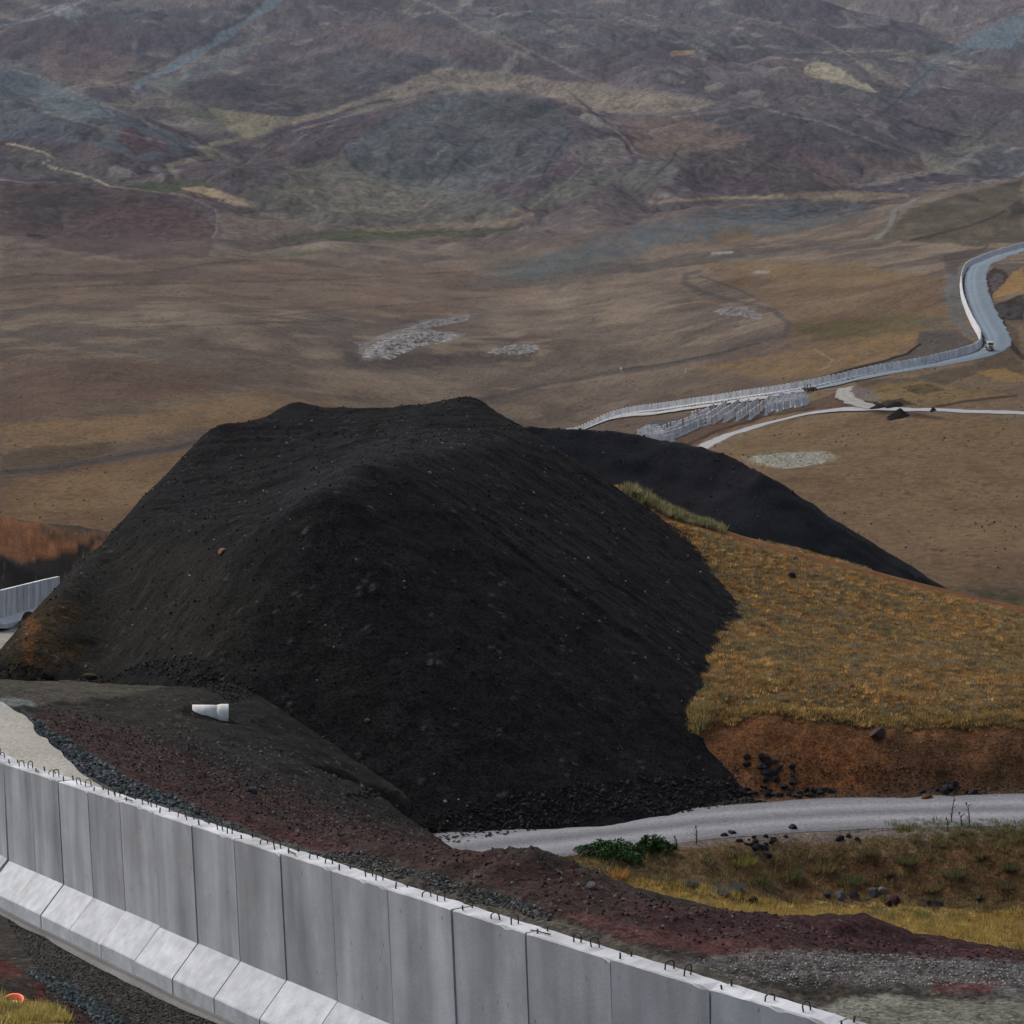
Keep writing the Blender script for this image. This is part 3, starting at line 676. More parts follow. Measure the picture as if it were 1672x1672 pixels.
# rows of the plain are spaced evenly by image row, so detail is even
pyk = np.array([1050, 900, 840, 700, 620, 560, 480, 430, 395, 340, 250, 120, 0, -260]); Yk = np.array([440, 640, 760, 1000, 1150, 1280, 1500, 1750, 2050, 2350, 2900, 4200, 6000, 9500.])
def rows(p0, p1, n):
    pp = np.linspace(p0, p1, n); return np.exp(np.interp(-pp, -pyk, np.log(Yk)))
YB = rows(1050, 395, 620); YC = rows(395, -260, 700)
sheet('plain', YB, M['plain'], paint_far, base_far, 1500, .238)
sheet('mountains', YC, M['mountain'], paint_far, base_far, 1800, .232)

# ------------------------------------------------------------------ spoil heaps (angle-of-repose piles)
def in_poly(x, y, p):
    ins = np.zeros(x.shape, bool); n = len(p)
    for i in range(n):
        ax, ay = p[i][:2]; bx, by = p[(i+1) % n][:2]
        ins ^= ((ay > y) != (by > y)) & (x < ax+(y-ay)*(bx-ax)/((by-ay) if by != ay else 1e-9))
    return ins
def pile_height(X, Y, top, slope, extra=(), left=0.):
    """top: polygon (x,y,z) of the levelled top; sides fall at the angle of repose"""
    B = []
    for a, b in zip(top, top[1:]+top[:1]):
        a = np.array(a); b = np.array(b); n = max(2, int(np.linalg.norm(b-a)/.8))
        for i in range(n): B.append(a+(b-a)*i/n)
    nB = len(B)
    for line_ in extra:
        for a, b in zip(line_[:-1], line_[1:]):
            a = np.array(a); b = np.array(b); n = max(2, int(np.linalg.norm(b-a)/.8))
            for i in range(n+1): B.append(a+(b-a)*i/n)
    B = np.array(B); sh = X.shape; X = X.ravel(); Y = Y.ravel()
    Z = np.empty(len(X)); NX = np.empty(len(X)); NY = np.empty(len(X)); T = np.array(top)
    for i in range(0, len(X), 30000):
        x = X[i:i+30000, None]; y = Y[i:i+30000, None]
        d = np.hypot(x-B[:, 0], y-B[:, 1]); h = B[:, 2]-(slope+left*sstep(.35, .95, (B[:, 0]-x)/(d+.01)))*d
        j = h.argmax(1); Z[i:i+30000] = h[np.arange(len(j)), j]; NX[i:i+30000] = B[j, 0]; NY[i:i+30000] = B[j, 1]
    ins = in_poly(X, Y, top)
    ii = np.where(ins)[0]; BB = B[:nB]
    for i in range(0, len(ii), 30000):
        j = ii[i:i+30000]; w = 1/((X[j, None]-BB[:, 0])**2+(Y[j, None]-BB[:, 1])**2+.05)**1.6
        Z[j] = (w*BB[:, 2]).sum(1)/w.sum(1)
    return Z.reshape(sh), NX.reshape(sh), NY.reshape(sh), ins.reshape(sh)

A_TOP = P((485,664,155),(560,668,155),(690,667,155),(768,660,153),(800,668,150),(862,706,144),(640,757,118.6),(530,800,113.4),(425,868,113),(300,850,124),(214,846,134),(262,780,143),(340,708,150))
A_EXT = [P((214,846,134),(160,884,130),(90,960,121),(30,1040,114)), P((470,668,156),(487,662,154),(505,668,152)), P((745,665,156),(772,657,153),(800,667,149))]
B_TOP = P((760,712,236),(865,700,236),(960,702,236),(1080,727,233),(1190,751,229),(1243,772,225)) + [(22.5,240,-31.8),(14,246,-31),(4,250,-30),(-4,250,-31)]
_gx = np.arange(-60, 45, .5); _gy = np.arange(70, 190, .5); _GX, _GY = np.meshgrid(_gx, _gy)
_hz, _nx, _ny, _in = pile_height(_GX, _GY, A_TOP, .658, A_EXT, .5); _in = _in.astype(float)
def _blur(a, r, n=2):
    k = np.ones(2*r+1)/(2*r+1)
    for _ in range(n):
        a = np.apply_along_axis(lambda v: np.convolve(np.pad(v, r, mode='edge'), k, 'valid'), 0, a)
        a = np.apply_along_axis(lambda v: np.convolve(np.pad(v, r, mode='edge'), k, 'valid'), 1, a)
    return a
_hz = _blur(_hz, 1); _nx = _blur(_nx, 2, 1); _ny = _blur(_ny, 2, 1); _in = _blur(_in, 2, 1)
def _samp(A, X, Y):
    u = np.clip((X-_gx[0])/.5, 0, len(_gx)-1.001); v = np.clip((Y-_gy[0])/.5, 0, len(_gy)-1.001); i = u.astype(int); j = v.astype(int); u = u-i; v = v-j
    return (A[j, i]*(1-u)+A[j, i+1]*u)*(1-v)+(A[j+1, i]*(1-u)+A[j+1, i+1]*u)*v
def heapA(X, Y, detail=True):
    z = _samp(_hz, X, Y)+.08; nx = _samp(_nx, X, Y); ny = _samp(_ny, X, Y); ins = _samp(_in, X, Y)
    if detail:
        d = np.hypot(X-nx, Y-ny); dx = (X-nx)/(d+.5); dy = (Y-ny)/(d+.5)
        st = fbm(nx*.55+dx*5, ny*.55+dy*5+d*.05, 4, 61); st2 = fbm(nx*2+dx*16, ny*2+dy*16+d*.15, 3, 66)
        out = (1-ins)*sstep(0, 3, d)
        z = z + out*(.13*st+.10*st2) + .14*fbm(X*.5, Y*.5, 3, 62)+.08*fbm(X*2, Y*2, 3, 63)
        for cx_, cy_, h_, w_ in BUMPS: z = z + h_*np.exp(-(((X-cx_)**2+(Y-cy_)**2*.5)/w_**2))
        # spread terraces on the top
        z = z + ins*(.22*fbm(X*.22, Y*.8, 3, 64)+.15*np.abs(np.sin(Y*.55+X*.12+2*fbm(X*.1, Y*.1, 2, 65))))
    return z
BUMPS = [(at(482,664,154)[0], 154, .3, 1.4), (at(768,660,152)[0], 152, .38, 1.4), (at(345,708,149)[0], 149, .3, 2)]
def heapB(X, Y):
    z, nx, ny, ins = pile_height(X, Y, B_TOP, .64)
    d = np.hypot(X-nx, Y-ny)
    z = z+.45*fbm(X*.12, Y*.12, 3, 71)+.28*fbm(X*.8, Y*.8, 4, 72)
    z = z + (~ins)*sstep(1, 3, d)*.16*np.sin(d*1.5+3*fbm(X*.08, Y*.08, 2, 73))*(X < 19)
    return z
def heap_obj(name, x0, x1, y0, y1, st, fn, colfn, mat):
    xs = np.arange(x0, x1, st); ys = np.arange(y0, y1, st); X, Y = np.meshgrid(xs, ys)
    Z = fn(X, Y); g = G(X.ravel(), Y.ravel()).reshape(X.shape)
    Fc = grid_faces(len(ys), len(xs)); keep = (Z-g).ravel()[Fc].max(1) > -.35
    Fc = Fc[keep]; used = np.zeros(X.size, bool); used[Fc.ravel()] = True; mp = np.cumsum(used)-1
    V = np.stack([X.ravel(), Y.ravel(), np.maximum(Z, g-.5).ravel()], 1)[used]
    c = colfn(V[:, 0], V[:, 1], V[:, 2])
    return link(name, np_mesh(name, V, mp[Fc], c), mat)
def colA(X, Y, Z):
    k = 1+.30*fbm(X/1.4, Y/1.4, 4, 81)+.22*fbm(X/.25, Y/.25, 2, 82)
    p = Paint(X, Y, Z, np.repeat(alb((29, 28, 29))[None], len(X), 0)); p.warp(26, 1.5)
    p.poly([(60,960),(200,880),(360,900),(420,1000),(400,1100),(0,1110),(20,1030)], (37,36,32), .7, 30, brk=.3, bs=40)
    p.poly([(0,1020),(60,970),(120,990),(110,1100),(-20,1100)], (58,46,28), .6, 22, brk=.4, bs=22)
    p.poly([(40,990),(68,985),(80,1070),(50,1085)], (98,62,30), .6, 9, brk=.3, bs=12)
    p.poly([(400,900),(480,950),(600,1100),(700,1250),(560,1180),(440,1000)], (36,35,32), .4, 40, brk=.6, bs=45)
    p.poly([(640,690),(860,705),(700,740),(560,800),(420,860),(480,790)], (40,40,42), .5, 18)
    m = vn(X/.16, Y/.16, 83); sp = sstep(.93, .98, m)*.5
    return (p.c*k[:, None])*(1-sp[:, None])+alb((90,88,84))*sp[:, None]
mA = heap_obj('black_gravel_mound', -44, 26, 84, 172, .17, heapA, colA, M['scoria'])
setp(mA, 'huge black gravel mound with a levelled top filling the middle of the scene', 'mound')
def colB(X, Y, Z):
    k = 1+.18*fbm(X/4, Y/4, 4, 84)
    t = np.clip(.5+.5*fbm(X/9, Z/.7, 4, 85), 0, 1)[:, None]; return (alb((23, 23, 26))*(1-t)+alb((36, 37, 41))*t)*k[:, None]
mB = heap_obj('black_gravel_mound', -20, 60, 190, 290, .4, heapB, colB, M['scoria'])
setp(mB, 'smaller smooth black gravel mound beyond the ochre grassy hill', 'mound')
def surf(X, Y):
    return np.maximum(G(X, Y), heapA(X, Y))
def hitA(px, py, y0=30, y1=175, n=900):
    a, b = ray(px, py); Ys = np.geomspace(y0, y1, n); Xs = a*Ys
    d = b*Ys-surf(Xs, Ys); s = np.where((d[:-1] > 0) & (d[1:] <= 0))[0]
    if len(s) == 0: return hit(px, py, y0, y1)
    i = s[0]; t = d[i]/(d[i]-d[i+1]); Y_ = Ys[i]+t*(Ys[i+1]-Ys[i]); X_ = float(a)*Y_
    return np.array([X_, Y_, float(surf(np.array([X_]), np.array([Y_]))[0])])

# ------------------------------------------------------------------ ribbons (roads)
def resample(pts, step):
    pts = np.array(pts, float)[:, :2]; d = np.r_[0, np.cumsum(np.hypot(*np.diff(pts, axis=0).T))]
    # smooth with Catmull-like interpolation
    n = max(4, int(d[-1]/step)); t = np.linspace(0, d[-1], n); x = np.interp(t, d, pts[:, 0]); y = np.interp(t, d, pts[:, 1])
    w = max(1, int(n/len(pts)/2)); k = np.ones(2*w+1)/(2*w+1)
    xp = np.pad(x, w, mode='reflect', reflect_type='odd'); yp = np.pad(y, w, mode='reflect', reflect_type='odd')
    return np.stack([np.convolve(xp, k, 'valid'), np.convolve(yp, k, 'valid')], 1)
def ribbon(name, line_, offs, lift, col, mat, step=1., tracks=(), edge=0.0, nseg=14, fn=G, colv=.12, wobble=.25, colf=None):
    c = resample(line_, step); t = np.gradient(c, axis=0); t /= np.hypot(*t.T)[:, None]+1e-9; nrm = np.stack([-t[:, 1], t[:, 0]], 1)
    o0, o1 = offs; o1 = o1(c) if callable(o1) else o1; u = np.linspace(0, 1, nseg+1); n = len(c)
    s = np.arange(n)*step
    wl = wobble*fbm(s/3, s*0+1, 3, 401); wr = wobble*fbm(s/3, s*0+9, 3, 402)
    O = (o0+wl)[:, None]*(1-u)+(o1+wr)[:, None]*u
    X = c[:, 0:1]+nrm[:, 0:1]*O; Y = c[:, 1:2]+nrm[:, 1:2]*O
    Z = fn(X.ravel(), Y.ravel()).reshape(X.shape)
    # graded flat across, feathering into the ground at its edges
    Zm = Z.mean(1, keepdims=True); Z = np.maximum(Z, Z*.5+Zm*.5)+lift*np.minimum(1, np.minimum(u, 1-u)*12+.3)
    cc = np.repeat(alb(col)[None], X.size, 0); off = O.ravel()
    k = 1+colv*fbm(X.ravel()/1.5, Y.ravel()/1.5, 3, 403)
    if colf is not None: cc = colf(X.ravel(), Y.ravel())
    for to, tw, g in tracks: k = k*(1+(g-1)*np.exp(-((off-to)/tw)**2))
    cc = cc*k[:, None]
    o = link(name, np_mesh(name, np.stack([X.ravel(), Y.ravel(), Z.ravel()], 1), grid_faces(n, nseg+1), cc), mat)
    setp(o, kind='structure'); return o

wall_line = [tuple(p) for p in JN]
PR = [(J[0][0]-s_*math.cos(math.radians(a_)), J[0][1]+s_*math.sin(math.radians(a_))) for s_, a_ in ((46, 66), (37, 65), (28, 64), (19, 63.5))]
ribbon('patrol_road', PR + [(p[0], p[1]) for p in JN[4:]], (.55, lambda c: 5.5+1.6*sstep(66, 84, c[:, 1])), .10, (150,146,137), M['road'], .4, [(2, .5, 1.1), (4, .5, 1.08)])
# continues downhill along the frame's left edge
ribbon('gravel_road', [(p[0], p[1]) for p in GR], (-2.45, 2.45), .05, (116,116,119), M['road'], .35, [(-1.0, .35, 1.4), (.9, .35, 1.4), (-.1, .3, .75), (2.3, .25, .7), (-2.3, .25, .72)], nseg=26, wobble=.18)
lw = [(-39.2, 120), (-36.4, 175), (-36.6, 214), (-36.2, 236)]

FW = [(925,713,1105),(996,687,1082),(1091,669,1055),(1187,652.5,1025),(1283,638,1000),(1374,625.6,985),(1444,611.5,978),(1514,600,975),(1561,590,980),(1590,582,990),(1603,573,1003),
 (1602,566,1018),(1594,547,1050),(1583,524,1090),(1573.7,504,1130),(1570,485,1175),(1569,465,1220),(1571,453,1260),(1580,438,1300),(1596,430,1335),(1614.6,423,1370),(1640,414,1410),(1672,405,1460),(1730,390,1540),(1800,375,1620)]
fw = [at(*q) for q in FW]
fwl = resample(fw, 2.0)
ribbon('border_road', [(p[0], p[1]) for p in fw], (-11, -1.4), .22, (128,134,140), M['farroad'], 2.0, [(-3.2, .7, 1.45), (-5.4, .7, 1.35), (-8, 1, .9)], nseg=16, wobble=.8, colf=lambda X, Y: (lambda w: alb((146,144,140))*(1-w)+alb((98,110,120))*w)(sstep(88, 118, X)[:, None]))
ar = [hit(px, py, 640, 1250) for px, py in ((1090,765),(1130,740),(1180,714),(1240,694),(1290,682),(1340,672.5),(1400,668),(1460,668.5),(1520,670),(1600,673),(1672,675.5),(1760,678))]
ribbon('access_road', [(p[0], p[1]) for p in ar], (-3.1, 3.1), .22, (142,142,142), M['farroad'], 2.0, [(-1.2, .6, 1.25), (1.2, .6, 1.2)], wobble=.7)
lk = [hit(px, py, 640, 1250) for px, py in ((1382,634),(1376,641),(1380,650),(1400,660),(1430,667))]
ribbon('link_road', [(p[0], p[1]) for p in lk], (-2.8, 2.8), .30, (128,124,118), M['farroad'], 2.0, [(-1.2, .6, 1.3), (1.2, .6, 1.2)], wobble=.8)

# ------------------------------------------------------------------ concrete
def concrete(name, base, streaks=True, vary=.07):
    m = bpy.data.materials.new(name); m.use_nodes = True; nt = m.node_tree; b = nt.nodes['Principled BSDF']
    b.inputs['Roughness'].default_value = .85; b.inputs['Specular IOR Level'].default_value = .25
    tc = nt.nodes.new('ShaderNodeTexCoord'); oi = nt.nodes.new('ShaderNodeObjectInfo')
    off = nt.nodes.new('ShaderNodeVectorMath'); off.operation = 'MULTIPLY_ADD'
    cmb = nt.nodes.new('ShaderNodeCombineXYZ')
    for i in range(3): nt.links.new(oi.outputs['Random'], cmb.inputs[i])
    nt.links.new(cmb.outputs[0], off.inputs[0]); off.inputs[1].default_value = (37, 53, 71); nt.links.new(tc.outputs['Object'], off.inputs[2])
    def noise(scale, vec, sc=(1,1,1), detail=5, rough=.6):
        mp = nt.nodes.new('ShaderNodeMapping'); mp.inputs['Scale'].default_value = sc; nt.links.new(vec, mp.inputs[0])
        n = nt.nodes.new('ShaderNodeTexNoise'); n.inputs['Scale'].default_value = scale; n.inputs['Detail'].default_value = detail; n.inputs['Roughness'].default_value = rough
        nt.links.new(mp.outputs[0], n.inputs['Vector']); return n.outputs['Fac']
    def rng_(v, a, b_, c, d):
        r = nt.nodes.new('ShaderNodeMapRange'); r.inputs['From Min'].default_value = a; r.inputs['From Max'].default_value = b_; r.inputs['To Min'].default_value = c; r.inputs['To Max'].default_value = d
        nt.links.new(v, r.inputs['Value']); return r.outputs[0]
    def mul(a, b_):
        x = nt.nodes.new('ShaderNodeMath'); x.operation = 'MULTIPLY'; nt.links.new(a, x.inputs[0])
        if hasattr(b_, 'is_linked'): nt.links.new(b_, x.inputs[1])
        else: x.inputs[1].default_value = b_
        return x.outputs[0]
    v = off.outputs[0]
    f = rng_(noise(1.1, v), .3, .7, .86, 1.12)
    f = mul(f, rng_(noise(26, v, detail=3), .3, .7, .94, 1.06))
    if streaks:
        f = mul(f, rng_(noise(1.0, v, (1.15, 1, .2), 2), .33, .67, .74, 1.26))
        f = mul(f, rng_(noise(1.0, v, (6, 2, .5), 4), .3, .7, .96, 1.04))
        # blow holes
        mp = nt.nodes.new('ShaderNodeMapping'); mp.inputs['Scale'].default_value = (1, 1, .45); nt.links.new(v, mp.inputs[0])
        vo = nt.nodes.new('ShaderNodeTexVoronoi'); vo.inputs['Scale'].default_value = 7; nt.links.new(mp.outputs[0], vo.inputs['Vector'])
        hole = rng_(vo.outputs['Distance'], .08, .16, .0, 1.)
        sel = nt.nodes.new('ShaderNodeSeparateColor'); nt.links.new(vo.outputs['Color'], sel.inputs[0])
        keep = nt.nodes.new('ShaderNodeMath'); keep.operation = 'GREATER_THAN'; nt.links.new(sel.outputs[0], keep.inputs[0]); keep.inputs[1].default_value = .25
        mx = nt.nodes.new('ShaderNodeMath'); mx.operation = 'MAXIMUM'; nt.links.new(hole, mx.inputs[0]); nt.links.new(keep.outputs[0], mx.inputs[1])
        f = mul(f, rng_(mx.outputs[0], 0, 1, .55, 1))
    else:
        f = mul(f, rng_(noise(3.5, v), .35, .65, .85, 1.1))
    f = mul(f, rng_(oi.outputs['Random'], 0, 1, 1-vary, 1+vary))
    sc_ = nt.nodes.new('ShaderNodeVectorMath'); sc_.operation = 'SCALE'; sc_.inputs[0].default_value = base; nt.links.new(f, sc_.inputs['Scale'])
    # brown damp stains
    st = rng_(noise(.9, v, (1.6, 1, .6), 4), .55, .75, 0, .35)
    mixn = nt.nodes.new('ShaderNodeMix'); mixn.data_type = 'RGBA'; nt.links.new(st, mixn.inputs[0]); nt.links.new(sc_.outputs[0], mixn.inputs[6]); mixn.inputs[7].default_value = (base[0]*.62, base[1]*.58, base[2]*.52, 1)
    nt.links.new(mixn.outputs[2], b.inputs['Base Color'])
    bp = nt.nodes.new('ShaderNodeBump'); bp.inputs['Strength'].default_value = .35; bp.inputs['Distance'].default_value = .01
    nt.links.new(noise(18, v, detail=6), bp.inputs['Height']); nt.links.new(bp.outputs[0], b.inputs['Normal'])
    return m
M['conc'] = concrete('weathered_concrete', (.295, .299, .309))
M['conc_foot'] = concrete('weathered_concrete_foot_lit_tone', (.37, .38, .395), False)  # foot paler than the face: overhead light put into its colour
M['conc_top'] = concrete('rough_cast_top_lit_tone', (.74, .74, .73), False, .05)  # rough top, painted near white to stand in for light from above
M['conc_far'] = concrete('pale_concrete', (.43, .43, .435), True, .12)
M['steel'] = solid('rusty_steel', (.035, .028, .024), .7, .3)
M['pipe'] = concrete('pipe_concrete', (.44, .44, .42), False, .02)
M['orange'] = solid('orange_plastic', (.85, .13, .03), .4)
M['yellow'] = solid('faded_yellow_paint', (.30, .22, .08), .5)
M['cream'] = solid('cream_paint', (.62, .58, .50), .5)
M['dark'] = solid('dark_machine_paint', (.035, .035, .035), .5)
M['rubber'] = solid('tyre_rubber', (.02, .02, .02), .85)
M['glass'] = solid('dark_glass', (.02, .025, .03), .1, 0, .6)
M['red'] = solid('red_paint', (.35, .05, .04), .5)
M['white'] = solid('white_paint', (.78, .78, .76), .5)
M['bark'] = solid('woody_stem', (.07, .055, .04), .9)

# panel profile: x along wall, y out of the visible face, z up.  stem 2.45 high, flared foot both sides
PW, TH = 1.962, .38
FOOT_E, FOOT_S, FOOT_O = .30, .86, .52
def panel_frame(a, b):
    """a, b: top front corners of a panel's two sides (left, right seen from the front)"""
    t = b-a; L = np.linalg.norm(t); x = t/L
    h = np.array([t[0], t[1], 0]); h /= np.linalg.norm(h); out = np.array([h[1], -h[0], 0])      # towards the viewer's side
    z = np.cross(x, -out); z = z/np.linalg.norm(z)
    if z[2] < 0: z = -z
    return x, out, z
def grid_slab(nx, nz, w, z0, z1, y):
    return None
def stem_mesh(seed):
    r = random.Random(seed); mb = MB(); w = PW/2
    # vertical stem with a small chamfer; slightly ragged top arris
    n = 12; front = []; back = []
    c = .018
    prof = [(0, FOOT_S-.02), (0, H-.02), (-.02, H), (-TH+.02, H), (-TH, H-.02), (-TH, FOOT_S-.02)]
    V = []; 
    for i in range(n+1):
        x = -w+2*w*i/n
        for j, (y, z) in enumerate(prof):
            dy = dz = 0
            if j in (1, 2): dy = -r.uniform(0, .006); dz = r.uniform(-.006, .002)-(.03 if r.random() < .05 else 0)
            if j in (3, 4): dy = r.uniform(0, .02); dz = r.uniform(-.012, .0)
            if i in (0, n): dz -= .008 if j in (1, 2, 3, 4) else 0
            V.append((x, y+dy, z+dz))
    m = len(prof); Fs = []
    for i in range(n):
        for j in range(m-1): Fs.append((i*m+j, i*m+j+1, (i+1)*m+j+1, (i+1)*m+j))
    Fs.append(tuple(range(m))[::-1]); Fs.append(tuple(n*m+j for j in range(m)))
    Fs = [f[::-1] for f in Fs]
    return mb.add(V, Fs)
def foot_mesh(seed):
    mb = MB(); w = PW/2; b = .015
    prof = [(FOOT_O, 0), (FOOT_O, FOOT_E-b), (FOOT_O-b, FOOT_E+b*.8), (0.003, FOOT_S), (-TH-.003, FOOT_S), (-TH-FOOT_O, FOOT_E), (-TH-FOOT_O, 0)]
    return mb.prism(prof[::-1], -w, w)
def loop_mesh(h, wd, r=.011):
    pts = [(-wd/2, 0, -.03), (-wd/2, 0, h-wd/2)]+[(wd/2*math.cos(math.pi-a), 0, h-wd/2+wd/2*math.sin(a)) for a in np.linspace(.3, math.pi-.3, 6)]+[(wd/2, 0, h-wd/2), (wd/2, 0, -.03)]
    return MB().tube(pts, r, 6)
STEMS = []
for i in range(5):
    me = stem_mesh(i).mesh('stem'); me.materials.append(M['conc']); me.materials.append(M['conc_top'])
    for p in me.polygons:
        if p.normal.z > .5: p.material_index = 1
    STEMS.append(me)
FOOT = foot_mesh(0).mesh('foot'); FOOT.materials.append(M['conc_foot'])
LOOP = loop_mesh(.17, .11).mesh('lifting_loop', True); LOOP.materials.append(M['steel'])
LOOP2 = loop_mesh(.13, .13).mesh('lifting_loop', True); LOOP2.materials.append(M['steel'])
PIN = MB().tube([(0,0,-.03), (0,0,.10)], .014, 6).mesh('steel_pin', True); PIN.materials.append(M['steel'])
ROD = MB().tube([(-.2,0,.012), (-.05,.01,.022), (.08,0,.014), (.22,.02,.02)], .010, 6).mesh('loose_rod', True); ROD.materials.append(M['steel'])
from mathutils import Matrix
def mat4(x, y, z, o):
    return Matrix(((x[0], y[0], z[0], o[0]), (x[1], y[1], z[1], o[1]), (x[2], y[2], z[2], o[2]), (0, 0, 0, 1)))
LOOKS = ['smooth pale face', 'broad bluish wet streak down its middle', 'brownish stain near its foot', 'two pale vertical streaks', 'dark pock marks low on its face',
         'grey mottled face', 'dark drip stain along its right joint', 'chipped upper right corner', 'even mid grey face', 'tall darker streak on its left half']
rp = random.Random(5)
names_ord = ['leftmost', 'second', 'third', 'fourth', 'fifth', 'sixth', 'seventh', 'eighth', 'ninth', 'tenth', 'eleventh', 'twelfth', 'thirteenth', 'fourteenth', 'fifteenth', 'sixteenth', 'seventeenth', 'eighteenth', 'nineteenth', 'twentieth']
TEST = []
K0 = 5
for i in range(K0, len(JN)-1):
    a, b = JN[i], JN[i+1]; x, out, z = panel_frame(a, b)
    jit = rp.uniform(-.022, .022); o = (a+b)/2 - z*H + out*jit + z*rp.uniform(-.012, .008)
    root = bpy.data.objects.new('concrete_panel', None); COL.objects.link(root); root.matrix_world = mat4(x, out, z, o); root.empty_display_size = .5
    k = i-K0
    vis = i-(N_PRE-1)
    if vis < 0: lab = 'concrete panel of the near wall cut by the left frame edge'
    elif vis > 15: lab = 'concrete panel of the near wall cut by the bottom frame edge'
    else: lab = ('%s tall concrete panel from the left in the near wall' % names_ord[vis]) if vis else 'leftmost whole concrete panel in the near wall'
    setp(root, lab, 'wall panel', 'precast panels of the near border wall')
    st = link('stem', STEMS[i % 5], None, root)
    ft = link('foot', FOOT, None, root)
    if i < N_PRE+3: ft.location = (0, -.0, 0)
    else: ft.location = (0, rp.uniform(0, .015), 0)
    for xx, me in ((-.08+rp.uniform(-.08, .08), rp.choice((LOOP, LOOP2))), (.42+rp.uniform(-.08, .08), rp.choice((LOOP, LOOP2)))):
        l_ = link('lifting_loop', me, None, root); l_.location = (xx, -.19+rp.uniform(-.05, .05), H-.01); l_.rotation_euler = (rp.uniform(-.2, .2), rp.uniform(-.2, .2), -1.0+rp.uniform(-.55, .55)); s_ = rp.uniform(.7, 1.05); l_.scale = (1, 1, s_)
    for yy in (-.09, -.28):
        l_ = link('steel_pin', PIN, None, root); l_.location = (-.86+rp.uniform(-.03, .03), yy, H-.01); l_.rotation_euler = (rp.uniform(-.15, .15), rp.uniform(-.2, .2), 0); l_.scale = (1, 1, rp.uniform(.6, 1.1))
    if rp.random() < .35:
        l_ = link('loose_rod', ROD, None, root); l_.location = (-.8, -.12, H+.004); l_.rotation_euler = (0, 0, rp.uniform(-.3, .3))

# levelling strip of poured concrete below the near wall
ribbon('concrete_footing', [(p[0], p[1]) for p in JN], (-.74, -.30), .05, (112,110,108), make_mat('lean_concrete', .95, .5, 12, .03, .25), .4, [(-.62, .05, .55)], nseg=20, wobble=.16, colv=.25)

# ------------------------------------------------------------------ low-poly panel for everything far away
def far_panel_mesh():
    w = PW/2; mb = MB(); t = .14
    prof = [(t, .82), (t, H), (-t, H), (-t, .82), (-t-.5, .34), (-t-.5, 0), (t+.5, 0), (t+.5, .34)]
    mb.prism(prof[::-1], -w, w); mb.f = [f[::-1] for f in mb.f]
    mb.f = [f[::-1] for f in mb.f]
    me = mb.mesh('concrete_panel'); me.materials.append(M['conc_far']); me.materials.append(M['conc_foot']); me.materials.append(M['conc_top'])
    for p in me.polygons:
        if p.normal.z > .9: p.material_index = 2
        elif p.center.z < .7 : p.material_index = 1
    return me
FP = far_panel_mesh()
slots = []      # (priority, loc, rz, tiltx, label, group)
def line_slots(path, lab, group, pri, gap=0):
    c = np.array(path); d = np.r_[0, np.cumsum(np.hypot(*np.diff(c[:, :2], axis=0).T))]
    n = int(d[-1]/2.0); t = (np.arange(n)+.5)*2.0
    X = np.interp(t, d, c[:, 0]); Y = np.interp(t, d, c[:, 1]); X2 = np.interp(t+.5, d, c[:, 0]); Y2 = np.interp(t+.5, d, c[:, 1])
    Z = G(X, Y)
    # graded: smooth the base
    kk = np.ones(7)/7; Zs = np.convolve(np.pad(Z, 3, mode='edge'), kk, 'valid'); Zs = np.minimum(Zs, Z+.25)
    for i in range(n):
        slots.append((pri, (X[i], Y[i], Zs[i]-.05), math.atan2(Y2[i]-Y[i], X2[i]-X[i]), lab, group))
# distant wall at the left edge (base points from image pixels at set depths), seen past the mound's foot
LW = [at(-60,1026,200), at(0,1026,214), at(31,1016,222), at(73,1003,233), at(95,997,238)]
lwr = resample(LW, 2.0)
n0 = len(slots); TILT = {}
c = np.array(LW); d = np.r_[0, np.cumsum(np.hypot(*np.diff(c[:, :2], axis=0).T))]; n = int(d[-1]/2.0); t = (np.arange(n)+.5)*2
for i in range(n):
    p = [np.interp(t[i], d, c[:, j]) for j in range(3)]; q = [np.interp(t[i]+.5, d, c[:, j]) for j in range(2)]
    TILT[(p[0], p[1], p[2])] = -math.atan2(np.interp(t[i]+.5, d, c[:, 2])-p[2], .5)
    slots.append((0, (p[0], p[1], p[2]), math.atan2(q[1]-p[1], q[0]-p[0]), 'pale wall panel in the short stretch at the left edge behind the big black mound', 'panels of the wall stretch at the left edge'))
fc = np.array(fw)
i_c = 11
# split the far wall in its three stretches
d = np.r_[0, np.cumsum(np.hypot(*np.diff(fwl, axis=0).T))]
tip = np.argmin(np.hypot(fwl[:, 0]-fw[i_c][0], fwl[:, 1]-fw[i_c][1])); tip2 = np.argmin(np.hypot(fwl[:, 0]-fw[17][0], fwl[:, 1]-fw[17][1]))
line_slots(fwl[:tip+1], 'small grey panel in the long distant wall between black mound and hairpin bend', 'panels of the long distant wall stretch', 1)
line_slots(fwl[tip:tip2+1], 'tiny wall panel in the distant stretch climbing away behind the hairpin bend', 'panels of the wall behind the hairpin bend', 3)
line_slots(fwl[tip2:], 'tiny wall panel in the farthest stretch running off the right edge', 'panels of the farthest wall stretch', 4)
